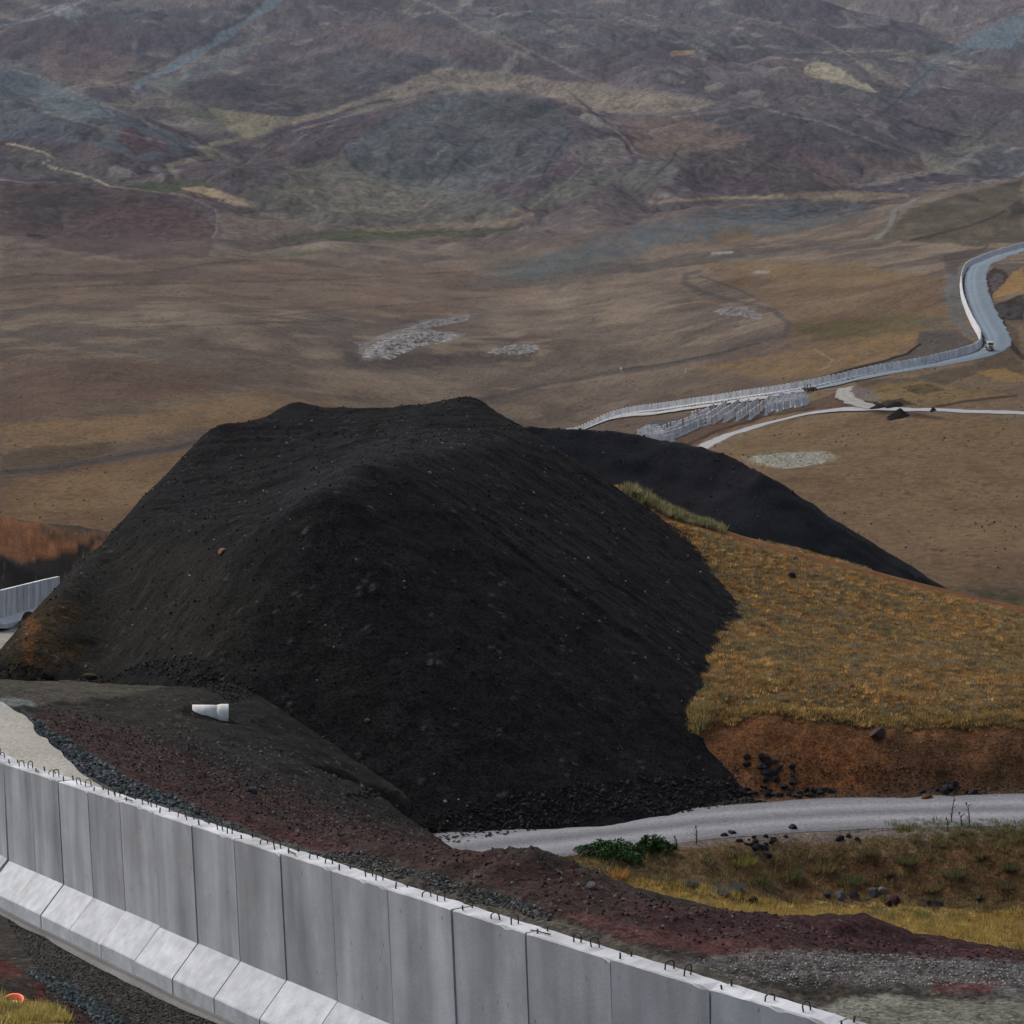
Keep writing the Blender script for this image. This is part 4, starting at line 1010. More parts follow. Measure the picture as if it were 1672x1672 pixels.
# depot of stored panels standing in rows beside the road
rd = random.Random(9)
def depot(poly, ang, dx, dy, lab, group, jit=.15, y0=850, y1=1100):
    """poly in image pixels; rows of panels side by side"""
    Wp = [hit(px, py, y0, y1) for px, py in poly]; Wp = [(w_[0], w_[1]) for w_ in Wp]
    xs = [w_[0] for w_ in Wp]; ys = [w_[1] for w_ in Wp]; cx, cy = sum(xs)/len(xs), sum(ys)/len(ys)
    ca, sa = math.cos(ang), math.sin(ang); out_ = []
    for i in range(-40, 41):
        for j in range(-60, 61):
            u = i*dx+rd.uniform(-jit, jit); v = j*dy+rd.uniform(-jit, jit); x = cx+u*ca-v*sa; y = cy+u*sa+v*ca
            if in_poly(np.array([x]), np.array([y]), Wp)[0]: out_.append((x, y))
    Z = G(np.array([o_[0] for o_ in out_]), np.array([o_[1] for o_ in out_])) if out_ else []
    for (x, y), z in zip(out_, Z):
        slots.append((2, (x, y, z-.05), ang+rd.uniform(-.12, .12)*(3 if lab.startswith('upright spare panel in the loose') or 'edge on' in lab else 1), lab, group))
depot([(1036,722),(1052,708),(1066,704),(1084,716),(1080,726),(1060,726)], math.radians(20), 3.2, 5.0, 'upright spare panel in the loose slanting rows at the near end of the panel depot', 'spare panels at the near end of the depot', .3)
depot([(1078,722),(1076,710),(1110,696),(1142,680),(1160,680),(1158,694),(1120,712),(1090,727)], math.radians(62), 2.6, 6.0, 'upright spare panel seen edge on in the middle of the panel depot', 'spare panels in the middle of the depot', .25)
depot([(1143,681),(1150,672),(1200,664),(1256,660),(1252,679),(1235,684),(1215,688),(1190,690),(1160,694)], math.radians(74), 3.4, 5.0, 'upright spare panel in the dense block of the panel depot', 'spare panels in the dense block of the depot', .25)
depot([(1253,676),(1256,659),(1300,652),(1318,650),(1319,664),(1290,668)], math.radians(14), 2.35, 5.0, 'upright spare panel in the orderly row facing the loader', 'spare panels in the orderly depot row', .1)
print('slots', len(slots), [sum(1 for s_ in slots if s_[0] == k) for k in range(5)])
n_ind = 300-(len(JN)-1-K0)
def inframe(s_):
    px, py = image_px(*s_[1]); return -60 < px < 1740
slots = [s_ for s_ in slots if inframe(s_)]
slots.sort(key=lambda s_: (s_[0] if s_[0] in (0,) else 1, s_[1][1]))
rest = {}
for i, (pri, loc, rz, lab, grp) in enumerate(slots):
    if i < n_ind:
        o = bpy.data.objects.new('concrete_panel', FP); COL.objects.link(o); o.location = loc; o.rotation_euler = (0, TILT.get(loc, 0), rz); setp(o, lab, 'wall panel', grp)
    else: rest.setdefault(pri, []).append((loc, rz))
me_v = np.array([v.co[:] for v in FP.vertices])
for pri, L in rest.items():
    mb = MB()
    for loc, rz in L:
        ca, sa = math.cos(rz), math.sin(rz); V = [(loc[0]+v[0]*ca-v[1]*sa, loc[1]+v[0]*sa+v[1]*ca, loc[2]+v[2]) for v in me_v]
        mb.add(V, [tuple(p.vertices) for p in FP.polygons])
    me = mb.mesh('distant_concrete_panels')
    for m_ in FP.materials: me.materials.append(m_)
    me.polygons.foreach_set('material_index', [p.material_index for p in FP.polygons]*len(L))
    o = link('distant_concrete_panels', me, None)
    setp(o, {2: 'back rows of spare concrete panels packed behind the depot front', 3: 'tiny grey panels of the distant wall beyond the hairpin bend', 4: 'farthest tiny grey panels of the wall running off the right edge', 1: 'remaining far panels of the long distant wall'}[pri], 'wall panels', kind='stuff')

# ------------------------------------------------------------------ stones
def ico(sub=1):
    import bmesh
    bm = bmesh.new(); bmesh.ops.create_icosphere(bm, subdivisions=sub, radius=1); V = np.array([v.co[:] for v in bm.verts]); Fs = np.array([[v.index for v in f.verts] for f in bm.faces]); bm.free(); return V, Fs
I1 = ico(1); I2 = ico(2)
def rock_variants(base, n, rough, seed):
    r = np.random.default_rng(seed); V, Fs = base; out_ = []
    for i in range(n):
        v = V*np.array([1, r.uniform(.65, 1.1), r.uniform(.5, .85)])
        for k in range(13):       # facets: cut by random planes
            nn = r.normal(size=3); nn /= np.linalg.norm(nn); dd = r.uniform(.38, .72); s_ = v@nn; v = v-np.maximum(s_-dd, 0)[:, None]*nn
        v = v*(1+r.uniform(-rough, rough, (len(v), 1))); out_.append(v)
    return out_
RV1 = rock_variants(I1, 8, .12, 1); RV2 = rock_variants(I2, 10, .04, 2)
def scatter_rocks(name, X, Y, Z, S, cols, variants=RV1, faces=I1[1], mat=None, label=None, cat='stones', sink=.3):
    n = len(X); nv = len(variants[0]); V = np.empty((n, nv, 3), np.float32); vi = rng.integers(0, len(variants), n); an = rng.uniform(0, 6.28, n)
    for k in range(len(variants)):
        m_ = vi == k; v = variants[k][None]*S[m_][:, None, None]
        ca, sa = np.cos(an[m_])[:, None], np.sin(an[m_])[:, None]
        V[m_, :, 0] = v[..., 0]*ca-v[..., 1]*sa+X[m_][:, None]; V[m_, :, 1] = v[..., 0]*sa+v[..., 1]*ca+Y[m_][:, None]; V[m_, :, 2] = v[..., 2]+(Z[m_]+S[m_]*sink)[:, None]
    Fc = (faces[None]+(np.arange(n)*nv)[:, None, None]).reshape(-1, 3)
    o = link(name, np_mesh(name, V.reshape(-1, 3), Fc, np.repeat(cols, nv, 0), False), mat or M['rock'])
    setp(o, label, cat, kind='stuff'); return o
def pick_px(poly, n, y0, y1, fn):
    """random ground points inside an outline given in image pixels (rejection in ground metres)"""
    P_ = [hitA(px, py, y0, y1) for px, py in poly] if fn is surf else [hit(px, py, y0, y1) for px, py in poly]
    p = [(q[0], q[1]) for q in P_]; xs = [q[0] for q in p]; ys = [q[1] for q in p]; X = np.zeros(0); Y = np.zeros(0)
    for _ in range(40):
        x = rng.uniform(min(xs), max(xs), n*2); y = rng.uniform(min(ys), max(ys), n*2); m_ = in_poly(x, y, p); X = np.r_[X, x[m_]]; Y = np.r_[Y, y[m_]]
        if len(X) >= n: break
    X, Y = X[:n], Y[:n]; return X, Y, fn(X, Y)
def sizes(n, a, b, p=2.5): return a+(b-a)*rng.random(n)**p
def tint(n, cols, var=.25):
    c = np.array([alb(q) for q in cols])[rng.integers(0, len(cols), n)]; return c*rng.uniform(1-var, 1+var, (n, 1))
# stones on the big black mound and its foot
X, Y = rng.uniform(-30, 16, 30000), rng.uniform(92, 160, 30000); Za = heapA(X, Y); Zg = G(X, Y); m_ = Za > Zg; X, Y, Z = X[m_], Y[m_], Za[m_]; n = len(X)
cl = np.where((rng.random(n) < .10)[:, None], tint(n, [(150,146,140), (110,104,98), (140,110,90), (120,124,128)]), tint(n, [(38,37,37), (48,46,44), (28,28,29)]))
scatter_rocks('loose_stones', X, Y, Z, sizes(n, .015, .11, 8), cl, label='scattered small grey and black stones on the big black mound')
# rubble at the foot of the mound
def band(poly, n, y0, y1, fn, a, b, p, cols, name, label, cat='stones', var=.25, sink=.3):
    X, Y, Z = pick_px(poly, n, y0, y1, fn); scatter_rocks(name, X, Y, Z, sizes(len(X), a, b, p), tint(len(X), cols, var), label=label, cat=cat, sink=sink)
band([(560,1300),(700,1330),(900,1290),(1200,1270),(1250,1310),(900,1350),(740,1380),(640,1350)], 3900, 85, 112, surf, 0.024, 0.132, 3, [(40,38,36),(52,50,48),(64,60,56),(34,33,34)], 'fallen_stones', 'dark stones fallen along the foot of the black mound')
band([(0,1088),(200,1092),(360,1098),(420,1130),(380,1150),(200,1106),(0,1104)], 1650, 95, 118, surf, 0.024, 0.120, 3, [(44,42,38),(62,58,54),(34,33,33)], 'fallen_stones', 'dark stones along the left terrace edge under the mound')
band([(60,1150),(700,1330),(760,1385),(540,1360),(300,1290),(80,1190)], 7800, 66, 112, G, 0.012, 0.078, 4, [(58,54,48),(84,80,76),(46,44,38),(110,106,100)], 'loose_gravel', 'loose gravel on the olive slope below the white pipe')
band([(30,1165),(78,1190),(140,1228),(200,1268),(330,1322),(330,1334),(200,1296),(126,1258),(66,1205)], 3600, 60, 90, G, .015, .11, 3, [(70,78,80),(86,96,98),(54,56,58),(108,114,116),(62,58,56)], 'grey_rubble', 'grey broken rubble lining the patrol road behind the near wall', 'rubble')
band([(330,1318),(560,1392),(900,1490),(900,1505),(560,1408),(330,1336)], 3900, 42, 76, G, 0.015, 0.072, 3, [(84,82,78),(110,108,104),(66,62,58),(80,88,90)], 'loose_gravel', 'grey gravel between the near wall and the red berm')
band([(60,1170),(300,1210),(620,1345),(1000,1440),(1250,1490),(1672,1555),(1672,1575),(1200,1560),(900,1495),(500,1380),(200,1262)], 13500, 44, 90, G, 0.012, 0.066, 4, [(82,48,46),(66,40,42),(96,60,56),(110,104,100),(54,36,38)], 'red_cinders', 'dark red cinder stones covering the berm', 'cinders')
band([(1130,1570),(1400,1560),(1672,1572),(1740,1600),(1740,1625),(1500,1612),(1300,1612),(1180,1600)], 7800, 42, 62, G, 0.007, 0.036, 3, [(150,148,146),(120,118,116),(96,92,90),(176,174,170)], 'white_gravel', 'pale gravel strewn over the red ground at lower right', 'gravel')
band([(60,1610),(60,1585),(0,1480),(30,1490),(200,1580),(420,1690),(380,1760),(150,1720)], 13500, 38, 62, G, 0.007, 0.042, 3, [(84,80,76),(60,56,52),(104,100,96),(70,74,74)], 'loose_gravel', 'dark grey gravel in front of the near wall', 'gravel')
band([(40,1583),(110,1603),(200,1668),(240,1715),(200,1715),(130,1645),(66,1606)], 1950, 38, 56, G, 0.018, 0.078, 2, [(76,86,86),(66,74,76),(96,106,106),(60,62,64)], 'blue_rubble', 'bluish rubble trail at the lower left corner', 'rubble')
band([(860,1380),(1200,1340),(1672,1338),(1672,1352),(1200,1358),(900,1396)], 3600, 92, 104, G, 0.012, 0.054, 3, [(120,118,116),(90,86,80)], 'road_edge_gravel', 'pale gravel along the lower edge of the gravel road', 'gravel')
band([(1180,1250),(1300,1230),(1672,1275),(1672,1302),(1250,1306)], 3300, 103, 112, G, 0.012, 0.072, 4, [(100,70,48),(70,60,52),(54,50,46),(120,90,64)], 'loose_gravel', 'small stones on the brown cut bank', 'gravel')

# single boulders
BM = []
for i, v in enumerate(RV2):
    me = np_mesh('boulder', v, I2[1], np.repeat(alb((66,62,60))[None]*0+np.array([[1., 1, 1]])*.5, len(v), 0), False); BM.append(me)
BC = {}
def boulder(px, py, s, colr, label, group=None, y0=30, y1=175, fn=None, sink=.15):
    p = hitA(px, py, y0, y1) if fn is None else hit(px, py, y0, y1); i = rng.integers(0, len(BM)); key = (int(i), tuple(colr))
    if key not in BC:
        BC[key] = np_mesh('boulder', RV2[i], I2[1], np.repeat(alb(colr)[None], len(RV2[i]), 0), False); BC[key].materials.append(M['rock'])
    o = bpy.data.objects.new('boulder', BC[key]); COL.objects.link(o); o.location = (p[0], p[1], p[2]+s*sink); o.rotation_euler = (0, 0, rng.uniform(0, 6.28)); o.scale = (s, s*rng.uniform(.8, 1.1), s*rng.uniform(.8, 1.1))
    setp(o, label, 'boulder', group); return o
boulder(62, 1613, .13, (96,52,46), 'rounded dark red boulder near the orange tub')
boulder(1292, 941, .38, (52,44,46), 'round dark boulder half way up the ochre hill, lower of two')
boulder(1298, 916, .28, (52,46,44), 'dark boulder just below the red path on the ochre hill')
boulder(1433, 1201, .55, (78,58,56), 'pinkish grey boulder sticking out under the grass edge')
boulder(1513, 1306, .35, (92,62,42), 'brown boulder at the upper edge of the gravel road')
boulder(412, 1296, .3, (56,54,56), 'dark angular boulder on the slope below the white pipe')
boulder(76, 1106, .4, (30,30,30), 'black boulder on the left terrace at the foot of the mound', sink=.3)
boulder(146, 1107, .35, (70,64,48), 'olive brown boulder on the left terrace')
boulder(1295, 1354, .3, (40,36,38), 'lone black boulder on the lower verge of the gravel road')
boulder(965, 1449, .14, (120,116,116), 'pale grey stone on the red berm crest')
boulder(364, 902, .28, (128,92,78), 'pinkish stone high on the left side of the black mound')
boulder(600, 1178, .16, (88,84,82), 'light grey stone in the middle of the black mound face')
boulder(852, 832, .22, (66,64,62), 'grey stone high on the black mound face')
for i in range(26):
    px = 1262+60*rng.normal()*.45; py = 1262+28*rng.normal()*.45+(px-1262)*.45
    boulder(px, py, rng.uniform(.14, .3), (44,42,44), 'black boulder in the loose patch on the brown bank beside the mound', 'black boulders on the brown bank', 100, 114)
for i in range(34):
    px = rng.uniform(1205, 1360); py = 1302-rng.random()**2*16-max(0, 1265-px)*.35*rng.random()
    boulder(px, py, rng.uniform(.1, .26), (42,40,42), 'black boulder piled between mound foot and the road', 'black boulders at the mound foot', 98, 112)
for i in range(16):
    px = 1545+rng.normal()*20; py = 1292+rng.normal()*6
    boulder(px, py, rng.uniform(.12, .3), (48,46,48), 'dark boulder heaped at the bank foot beside the brown boulder', 'dark boulders at the bank foot', 100, 112)
for i in range(24):
    px = 1240+rng.normal()*30; py = 1376+rng.normal()*7
    boulder(px, py, rng.uniform(.09, .2), (42,38,42), 'black boulder in the heap below the gravel road', 'black boulders below the gravel road', 90, 104)
for px, py, s in ((1400,1372,.2),(1385,1366,.22),(1372,1370,.24),(1195,1362,.25),(1182,1366,.2),(1252,1398,.25)):
    boulder(px, py, s, (44,40,44), 'black boulder scattered on the verge below the road', 'black boulders below the gravel road', 90, 104)
for px, py, s, c_ in ((1228,1472,.3,(44,42,46)),(1372,1465,.32,(80,80,86)),(1395,1466,.3,(52,50,54)),(1425,1460,.35,(70,68,70)),(1440,1456,.25,(110,100,92)),(1458,1473,.4,(60,40,44)),(1515,1476,.35,(50,48,54)),(1532,1477,.3,(56,54,58)),(1598,1466,.25,(60,58,56)),(1350,1462,.22,(60,58,56))):
    boulder(px, py, s, c_, 'weathered boulder along the top edge of the gold grass strip', 'boulders above the gold grass strip', 84, 101)

# far stones and outcrops
def outcrop(poly, n, a, b, cols, label, y0=600, y1=2500, h=.4):
    """one connected crag: a jagged height field over its outline"""
    P_ = [hit(px, py, y0, y1) for px, py in poly]; p = [(q[0], q[1]) for q in P_]
    x0, x1 = min(q[0] for q in p)-2, max(q[0] for q in p)+2; ya, yb = min(q[1] for q in p)-3, max(q[1] for q in p)+3
    st = max(.35, min(1.0, (x1-x0)/150)); xs = np.arange(x0, x1, st); ys = np.arange(ya, yb, st*1.6); X, Y = np.meshgrid(xs, ys); X = X.ravel(); Y = Y.ravel()
    d = np.full(len(X), 1e9); 
    for (ax, ay), (bx, by) in zip(p, p[1:]+p[:1]):
        L = (bx-ax)**2+(by-ay)**2+1e-9; t = np.clip(((X-ax)*(bx-ax)+(Y-ay)*(by-ay))/L, 0, 1); d = np.minimum(d, np.hypot(X-ax-t*(bx-ax), Y-ay-t*(by-ay)))
    d = np.where(in_poly(X, Y, p), d, -d); e = sstep(-1.5, 5*b, d)
    r1 = ridged(X/(b*1.6), Y/(b*1.9), 4, 700); r2 = vn(X/(b*.7), Y/(b*.8), 710)
    g = G(X, Y); hh = e*b*(1.0*(r1-.5)+.5*(r2-.45))+e*b*.12-.1
    c = np.array([alb(q) for q in cols]); k = sstep(.5, .9, r1)[:, None]
    col_ = c[0]*k+c[-1]*(1-k); col_ = col_*(.75+.5*vn(X/.6, Y/.6, 720))[:, None]
    Fc = grid_faces(len(ys), len(xs)); keep = hh[Fc].max(1) > 0; Fc = Fc[keep]
    # keep the largest connected piece
    par = np.arange(len(X)); 
    for it in range(400):
        m_ = par[Fc].min(1); new = par.copy(); np.minimum.at(new, Fc.ravel(), np.repeat(m_, 4)); new = new[new]
        if (new == par).all(): break
        par = new
    lab_, cnt = np.unique(par[Fc[:, 0]], return_counts=True); Fc = Fc[par[Fc[:, 0]] == lab_[cnt.argmax()]]
    used = np.zeros(len(X), bool); used[Fc.ravel()] = True; mp = np.cumsum(used)-1
    o = link('rock_outcrop', np_mesh('rock_outcrop', np.stack([X, Y, g+hh], 1)[used], mp[Fc], col_[used], False), M['rock']); setp(o, label, 'rock outcrop'); return o
outcrop([(585,585),(600,565),(650,545),(700,540),(752,546),(738,558),(690,566),(640,588)], 900, .5, 2.2, [(150,146,142),(122,118,114),(96,92,90)], 'large pale jagged rock outcrop on the brown plain above the mound')
outcrop([(650,538),(700,522),(772,515),(765,524),(700,536)], 350, .4, 1.6, [(130,126,124),(100,96,94)], 'thin pale rock ridge just above the large outcrop')
outcrop([(790,576),(830,562),(880,562),(882,574),(840,580)], 160, .4, 1.5, [(140,136,130),(104,100,96)], 'small pale outcrop right of the large one')
outcrop([(1160,505),(1180,495),(1215,500),(1248,512),(1250,524),(1210,518),(1165,514)], 260, .5, 1.9, [(120,118,116),(80,78,78),(96,92,90)], 'grey boulders heaped beside the winding dirt track')
outcrop([(1225,745),(1290,738),(1360,738),(1370,746),(1340,758),(1280,766),(1235,758)], 420, .15, .7, [(150,146,134),(120,116,104)], 'low pale stones in a patch on the right plain')
outcrop([(1225,444),(1240,440),(1262,442),(1255,447),(1230,447)], 60, .4, 1.3, [(130,126,120)], 'small pale outcrop above the winding track')
outcrop([(1620,505),(1650,482),(1672,484),(1672,515),(1640,520),(1618,518)], 240, .6, 2.4, [(42,40,42),(54,50,50)], 'dark lava rocks right of the hairpin bend')
outcrop([(1612,455),(1630,440),(1645,452),(1635,475),(1615,485)], 180, .5, 1.8, [(62,54,52),(80,70,66)], 'brown broken rocks right of the upper road')
def mound_small(px, py, w, h, label, y0=640, y1=1300, col_=(42,36,33)):
    p = hit(px, py, y0, y1); V = []; n = 20
    xs = np.linspace(-1, 1, n); X_, Y_ = np.meshgrid(xs, xs); r = np.hypot(X_, Y_)
    Z_ = h*np.clip(1-r, 0, 1)**.8*(1+.3*fbm(X_*3+px, Y_*3, 3, 500))-.15
    V = np.stack([p[0]+X_.ravel()*w, p[1]+Y_.ravel()*w*.8, p[2]+Z_.ravel()], 1)
    o = link('earth_heap', np_mesh('earth_heap', V, grid_faces(n, n), np.repeat(alb(col_)[None], n*n, 0)), M['plain']); setp(o, label, 'earth heap')
mound_small(1469, 681, 4.0, 2.8, 'dark brown earth heap beside the access road at right')
mound_small(1463, 664, 3.6, 2.0, 'dark earth heap just above the access road junction')
mound_small(1437, 666, 3.4, 1.5, 'low dark earth heap left of the taller one above the junction')
mound_small(1524, 672, 1.2, 1.8, 'small dark earth heap standing on the access road edge')

# ------------------------------------------------------------------ drain pipe
p = at(373, 1168, 97.3)
root = empty('drain_pipe', p); setp(root, 'large white concrete drain pipe half buried in the dark slope', 'pipe')
def revolve(prof, n=36):
    V = []; Fs = []; m_ = len(prof)
    for i in range(n):
        a = 2*math.pi*i/n
        for x_, r_ in prof: V.append((x_, r_*math.cos(a), r_*math.sin(a)))
    for i in range(n):
        for j in range(m_): Fs.append((i*m_+j, ((i+1) % n)*m_+j, ((i+1) % n)*m_+(j+1) % m_, i*m_+(j+1) % m_))
    return MB().add(V, Fs)
R_ = .37
b1 = revolve([(-1.3, R_), (-.35, R_), (-.35, R_-.05), (-1.3, R_-.05)]).build('barrel', M['pipe'], root, True)
b2 = revolve([(-.42, R_+.001), (-.30, R_+.035), (-.02, R_+.04), (0, R_+.03), (0, R_-.02), (-.40, R_-.02)]).build('socket', M['pipe'], root, True)
root.rotation_euler = (0, math.radians(2), math.radians(6))

# orange tub
p = hit(22, 1637, 36, 52)
root = empty('orange_tub', (p[0], p[1], p[2]-.02), .3); root.rotation_euler = (math.radians(16), math.radians(-8), .3); setp(root, 'shallow orange plastic tub lying in the grass at the lower left corner', 'tub')
root.scale = (.64, .64, .64)
tub = revolve([(0, .24), (.10, .275), (.105, .30), (.125, .30), (.125, .265), (.02, .232), (.02, 0.001), (0, 0.001)], 32)
tub.v = [(v[1], v[2], v[0]) for v in tub.v]; tub.f = [f[::-1] for f in tub.f]; tub.build('bowl', M['orange'], root, True)
lb = MB(); lb.cyl((.0, 0, .024), .12, .006); lb.build('worn_patch', M['cream'], root)

# ------------------------------------------------------------------ machines
def wheel(parent, x, y, r, w_, axis='y'):
    t_ = MB().cyl((0, 0, 0), r, w_, axis, 20).build('wheel', M['rubber'], parent, False, .04); t_.location = (x, y, r)
    h_ = MB().cyl((0, 0, 0), r*.5, w_+.04, axis, 14).build('rim', M['yellow'], t_)
    return t_
# small loader, seen side on, bucket to the left
p = hit(1322, 640, 850, 1100)
ld = empty('wheel_loader', (p[0], p[1]-1, p[2]+.15), math.radians(8)); setp(ld, 'small dark wheel loader with raised bucket working beside the stored panels', 'loader')
MB().prism([(.2, .75), (.2, 1.55), (.6, 1.75), (2.1, 1.6), (2.3, 1.3), (2.3, .7)], -.75, .75, 'y').build('engine_body', M['dark'], ld, False, .04)
fr = MB(); fr.box((-.8, 0, .75), (2.0, .9, .5)); fr.build('front_frame', M['dark'], ld, False, .03)
cb = MB()
for sx in (-.95, .15):
    for sy in (-.6, .6): cb.box((sx, sy, 2.05), (.09, .09, 1.35))
cb.box((-.4, 0, 1.3), (1.2, 1.25, .35)); cab = cb.build('cab', M['dark'], ld)
MB().box((-.4, 0, 2.78), (1.35, 1.4, .12)).build('roof', M['dark'], cab)
gl = MB(); gl.box((-.94, 0, 2.05), (.03, 1.1, 1.1)); gl.box((.14, 0, 2.05), (.03, 1.1, 1.1)); gl.build('window', M['glass'], cab)
ar_ = MB()
for sy in (-.45, .45): ar_.prism([(-.5, 1.5), (-.5, 1.7), (-1.6, 1.75), (-2.4, 1.2), (-2.3, 1.0), (-1.6, 1.5)], sy-.08, sy+.08, 'y')
arm_ = ar_.build('lift_arm', M['yellow'], ld)
MB().prism([(-2.2, .9), (-2.2, 1.9), (-2.35, 1.95), (-2.9, 1.5), (-3.0, .95)], -1.0, 1.0, 'y').build('bucket', M['dark'], arm_)
for x_ in (-1.3, 1.5):
    for y_ in (-.85, .85): wheel(ld, x_, y_, .62, .42)
# tractor-like truck coming down the road towards the camera
p = hit(1617, 574, 900, 1200)
tr = empty('work_truck', (p[0], p[1], p[2]+.30), math.radians(4)); setp(tr, 'small truck with cream roof on the road at the hairpin bend', 'truck')
MB().box((0, 1.6, 1.15), (2.3, 3.6, .9)).build('load_bed', M['dark'], tr, False, .04)
cbn = MB().prism([(-.55, .9), (-.65, 1.9), (-.35, 3.0), (1.0, 3.0), (1.0, .9)], -1.05, 1.05).build('cab', M['cream'], tr, False, .05)
MB().box((0, .32, 3.08), (2.2, 1.5, .2)).build('roof', M['cream'], cbn, False, .05)
MB().prism([(-.64, 1.95), (-.39, 2.9), (-.37, 2.9), (-.62, 1.95)], -.95, .95).build('windscreen', M['glass'], cbn)
wsd = MB(); wsd.box((1.06, .3, 2.3), (.03, .9, .9)); wsd.box((-1.06, .3, 2.3), (.03, .9, .9)); wsd.build('side_window', M['glass'], cbn)
MB().box((0, -.68, 1.05), (2.1, .18, .55)).build('bumper', M['red'], tr, False, .04)
MB().box((0, -.66, 1.6), (1.2, .08, .35)).build('grille', M['dark'], tr)
for sx in (-.8, .8): MB().cyl((sx, -.79, 1.1), .14, .06, 'y', 12).build('headlight', M['white'], tr)
for x_ in (-.95, .95):
    for y_ in (.2, 2.6):
        t_ = MB().cyl((0, 0, 0), .52, .34, 'x', 18).build('wheel', M['rubber'], tr, False, .04); t_.location = (x_, y_, .52)
        MB().cyl((0, 0, 0), .26, .38, 'x', 12).build('rim', M['cream'], t_)
# marker posts on the plain
p = hit(1014, 613, 900, 1500)
sg = empty('marker_sign', tuple(p)); setp(sg, 'white square marker board on a thin post beside the dirt track', 'sign')
MB().cyl((0, 0, 1.5), .07, 3.2).build('post', M['steel'], sg)
MB().box((0, -.1, 3.1), (.95, .06, 1.15)).build('board', M['white'], sg, False, .01)
MB().box((0.05, -.1, 1.75), (.5, .06, .4)).build('small_board', M['white'], sg)
p = hit(1121, 609, 900, 1500)
sg = empty('marker_post', tuple(p)); setp(sg, 'grey stone marker post standing right of the white marker board', 'post')
MB().prism([(-.4, 0), (-.32, 1.7), (0, 2.1), (.32, 1.7), (.4, 0)], -.25, .25, 'y').build('stone', M['pipe'], sg, False, .04)
MB().box((0, 0, .15), (1.3, .9, .4)).build('plinth', M['pipe'], sg, False, .03)

# ------------------------------------------------------------------ vegetation
def blades(name, X, Y, Z, Hh, W, nb, cols, label, cat, mat=None, lean=.55, seg=1, wd=.028, kind='stuff', bend=.3):
    n = len(X); N = n*nb; xi = np.repeat(X, nb); yi = np.repeat(Y, nb); zi = np.repeat(Z, nb); h = np.repeat(Hh, nb)*rng.uniform(.55, 1.1, N); w_ = np.repeat(W, nb)
    a = rng.uniform(0, 2*np.pi, N); r = np.sqrt(rng.random(N))
    bx = xi+np.cos(a)*r*w_*.45; by = yi+np.sin(a)*r*w_*.45
    ln = lean*r*h*rng.uniform(.6, 1.3, N); tx = bx+np.cos(a)*ln; ty = by+np.sin(a)*ln; tz = zi+h*np.sqrt(np.clip(1-(lean*r)**2*.7, .2, 1))
    b2 = rng.uniform(0, np.pi, N); ex, ey = np.cos(b2)*wd*.5, np.sin(b2)*wd*.5
    sc_ = np.repeat(W, nb)/np.mean(W)
    ex = ex*sc_; ey = ey*sc_
    V = np.empty((N, 3, 3), np.float32); V[:, 0] = np.stack([bx-ex, by-ey, zi-.03], 1); V[:, 1] = np.stack([bx+ex, by+ey, zi-.03], 1); V[:, 2] = np.stack([tx, ty, tz], 1)
    Fc = np.arange(N*3).reshape(N, 3); c_ = np.repeat(cols, nb, 0)*rng.uniform(.7, 1.4, (N, 1))*2.5; c_ = np.repeat(c_, 3, 0)
    o = link(name, np_mesh(name, V.reshape(-1, 3), Fc, c_, False), mat or M['grass'])
    if kind: setp(o, label, cat, kind=kind)
    else: setp(o, label, cat)
    return o
# tussocks over the ochre hill
X = rng.uniform(2, 42, 100000); Y = rng.uniform(110, 170, 100000); Z = G(X, Y); px, py = image_px(X, Y, Z)
edge = np.interp(px, [1000,1110,1160,1250,1350,1450,1560,1900], [1200,1186,1156,1160,1174,1190,1184,1190]); path = np.interp(px, [1080,1200,1300,1400,1500,1600,1700], [842,876,905,930,955,978,1005])
m_ = (px > 990) & (px < 1760) & (py < edge+2) & (py > 700) & (np.abs(py-path) > 5+3*rng.random(len(X))) & (heapA(X, Y, False) < Z+.3)
dens = sstep(-.5, .15, fbm(X/1.3, Y/1.3, 3, 601)); m_ &= rng.random(len(X)) < dens*.8+.08
m_ &= ~((py < path-8) & (rng.random(len(X)) < .4))
X, Y, Z = X[m_], Y[m_], Z[m_]; n = len(X); print('tussocks', n)
kind_ = fbm(X/2.2, Y/2.2, 3, 610)*.5+rng.normal(size=n)*.28
cc = np.where((kind_ > .12)[:, None], tint(n, [(88,84,56),(74,72,52),(104,94,62)], .4), tint(n, [(124,98,56),(108,82,46),(142,116,68),(92,70,42)], .4))
cc[:, 1] *= .94; dk = rng.random(n) < .26; cc[dk] = tint(int(dk.sum()), [(64,56,42),(90,86,76)], .2)
o = blades('dry_grass', X, Y, Z, rng.uniform(.07, .22, n), rng.uniform(.16, .46, n), 22, cc, 'ochre and olive dry grass tussocks covering the hill', 'grass', wd=.036, lean=.95)
# overhanging fringe along the cut
t = rng.uniform(1112, 1760, 1500); e = np.interp(t, [1110,1160,1250,1350,1450,1560,1760], [1186,1156,1160,1174,1190,1184,1190])+rng.normal(size=1500)*3
a_, b_ = ray(t, e); Yf = np.full(1500, 111.2)+rng.normal(size=1500)*.25; Xf = a_*Yf; Zf = G(Xf, Yf)
blades('dry_grass', Xf, Yf, Zf, rng.uniform(.08, .3, 1500), rng.uniform(.2, .5, 1500), 24, tint(1500, [(118,94,56),(84,76,50),(132,108,64),(66,58,42)], .35), 'shaggy grass fringe overhanging the brown cut bank', 'grass', lean=.9, wd=.035)
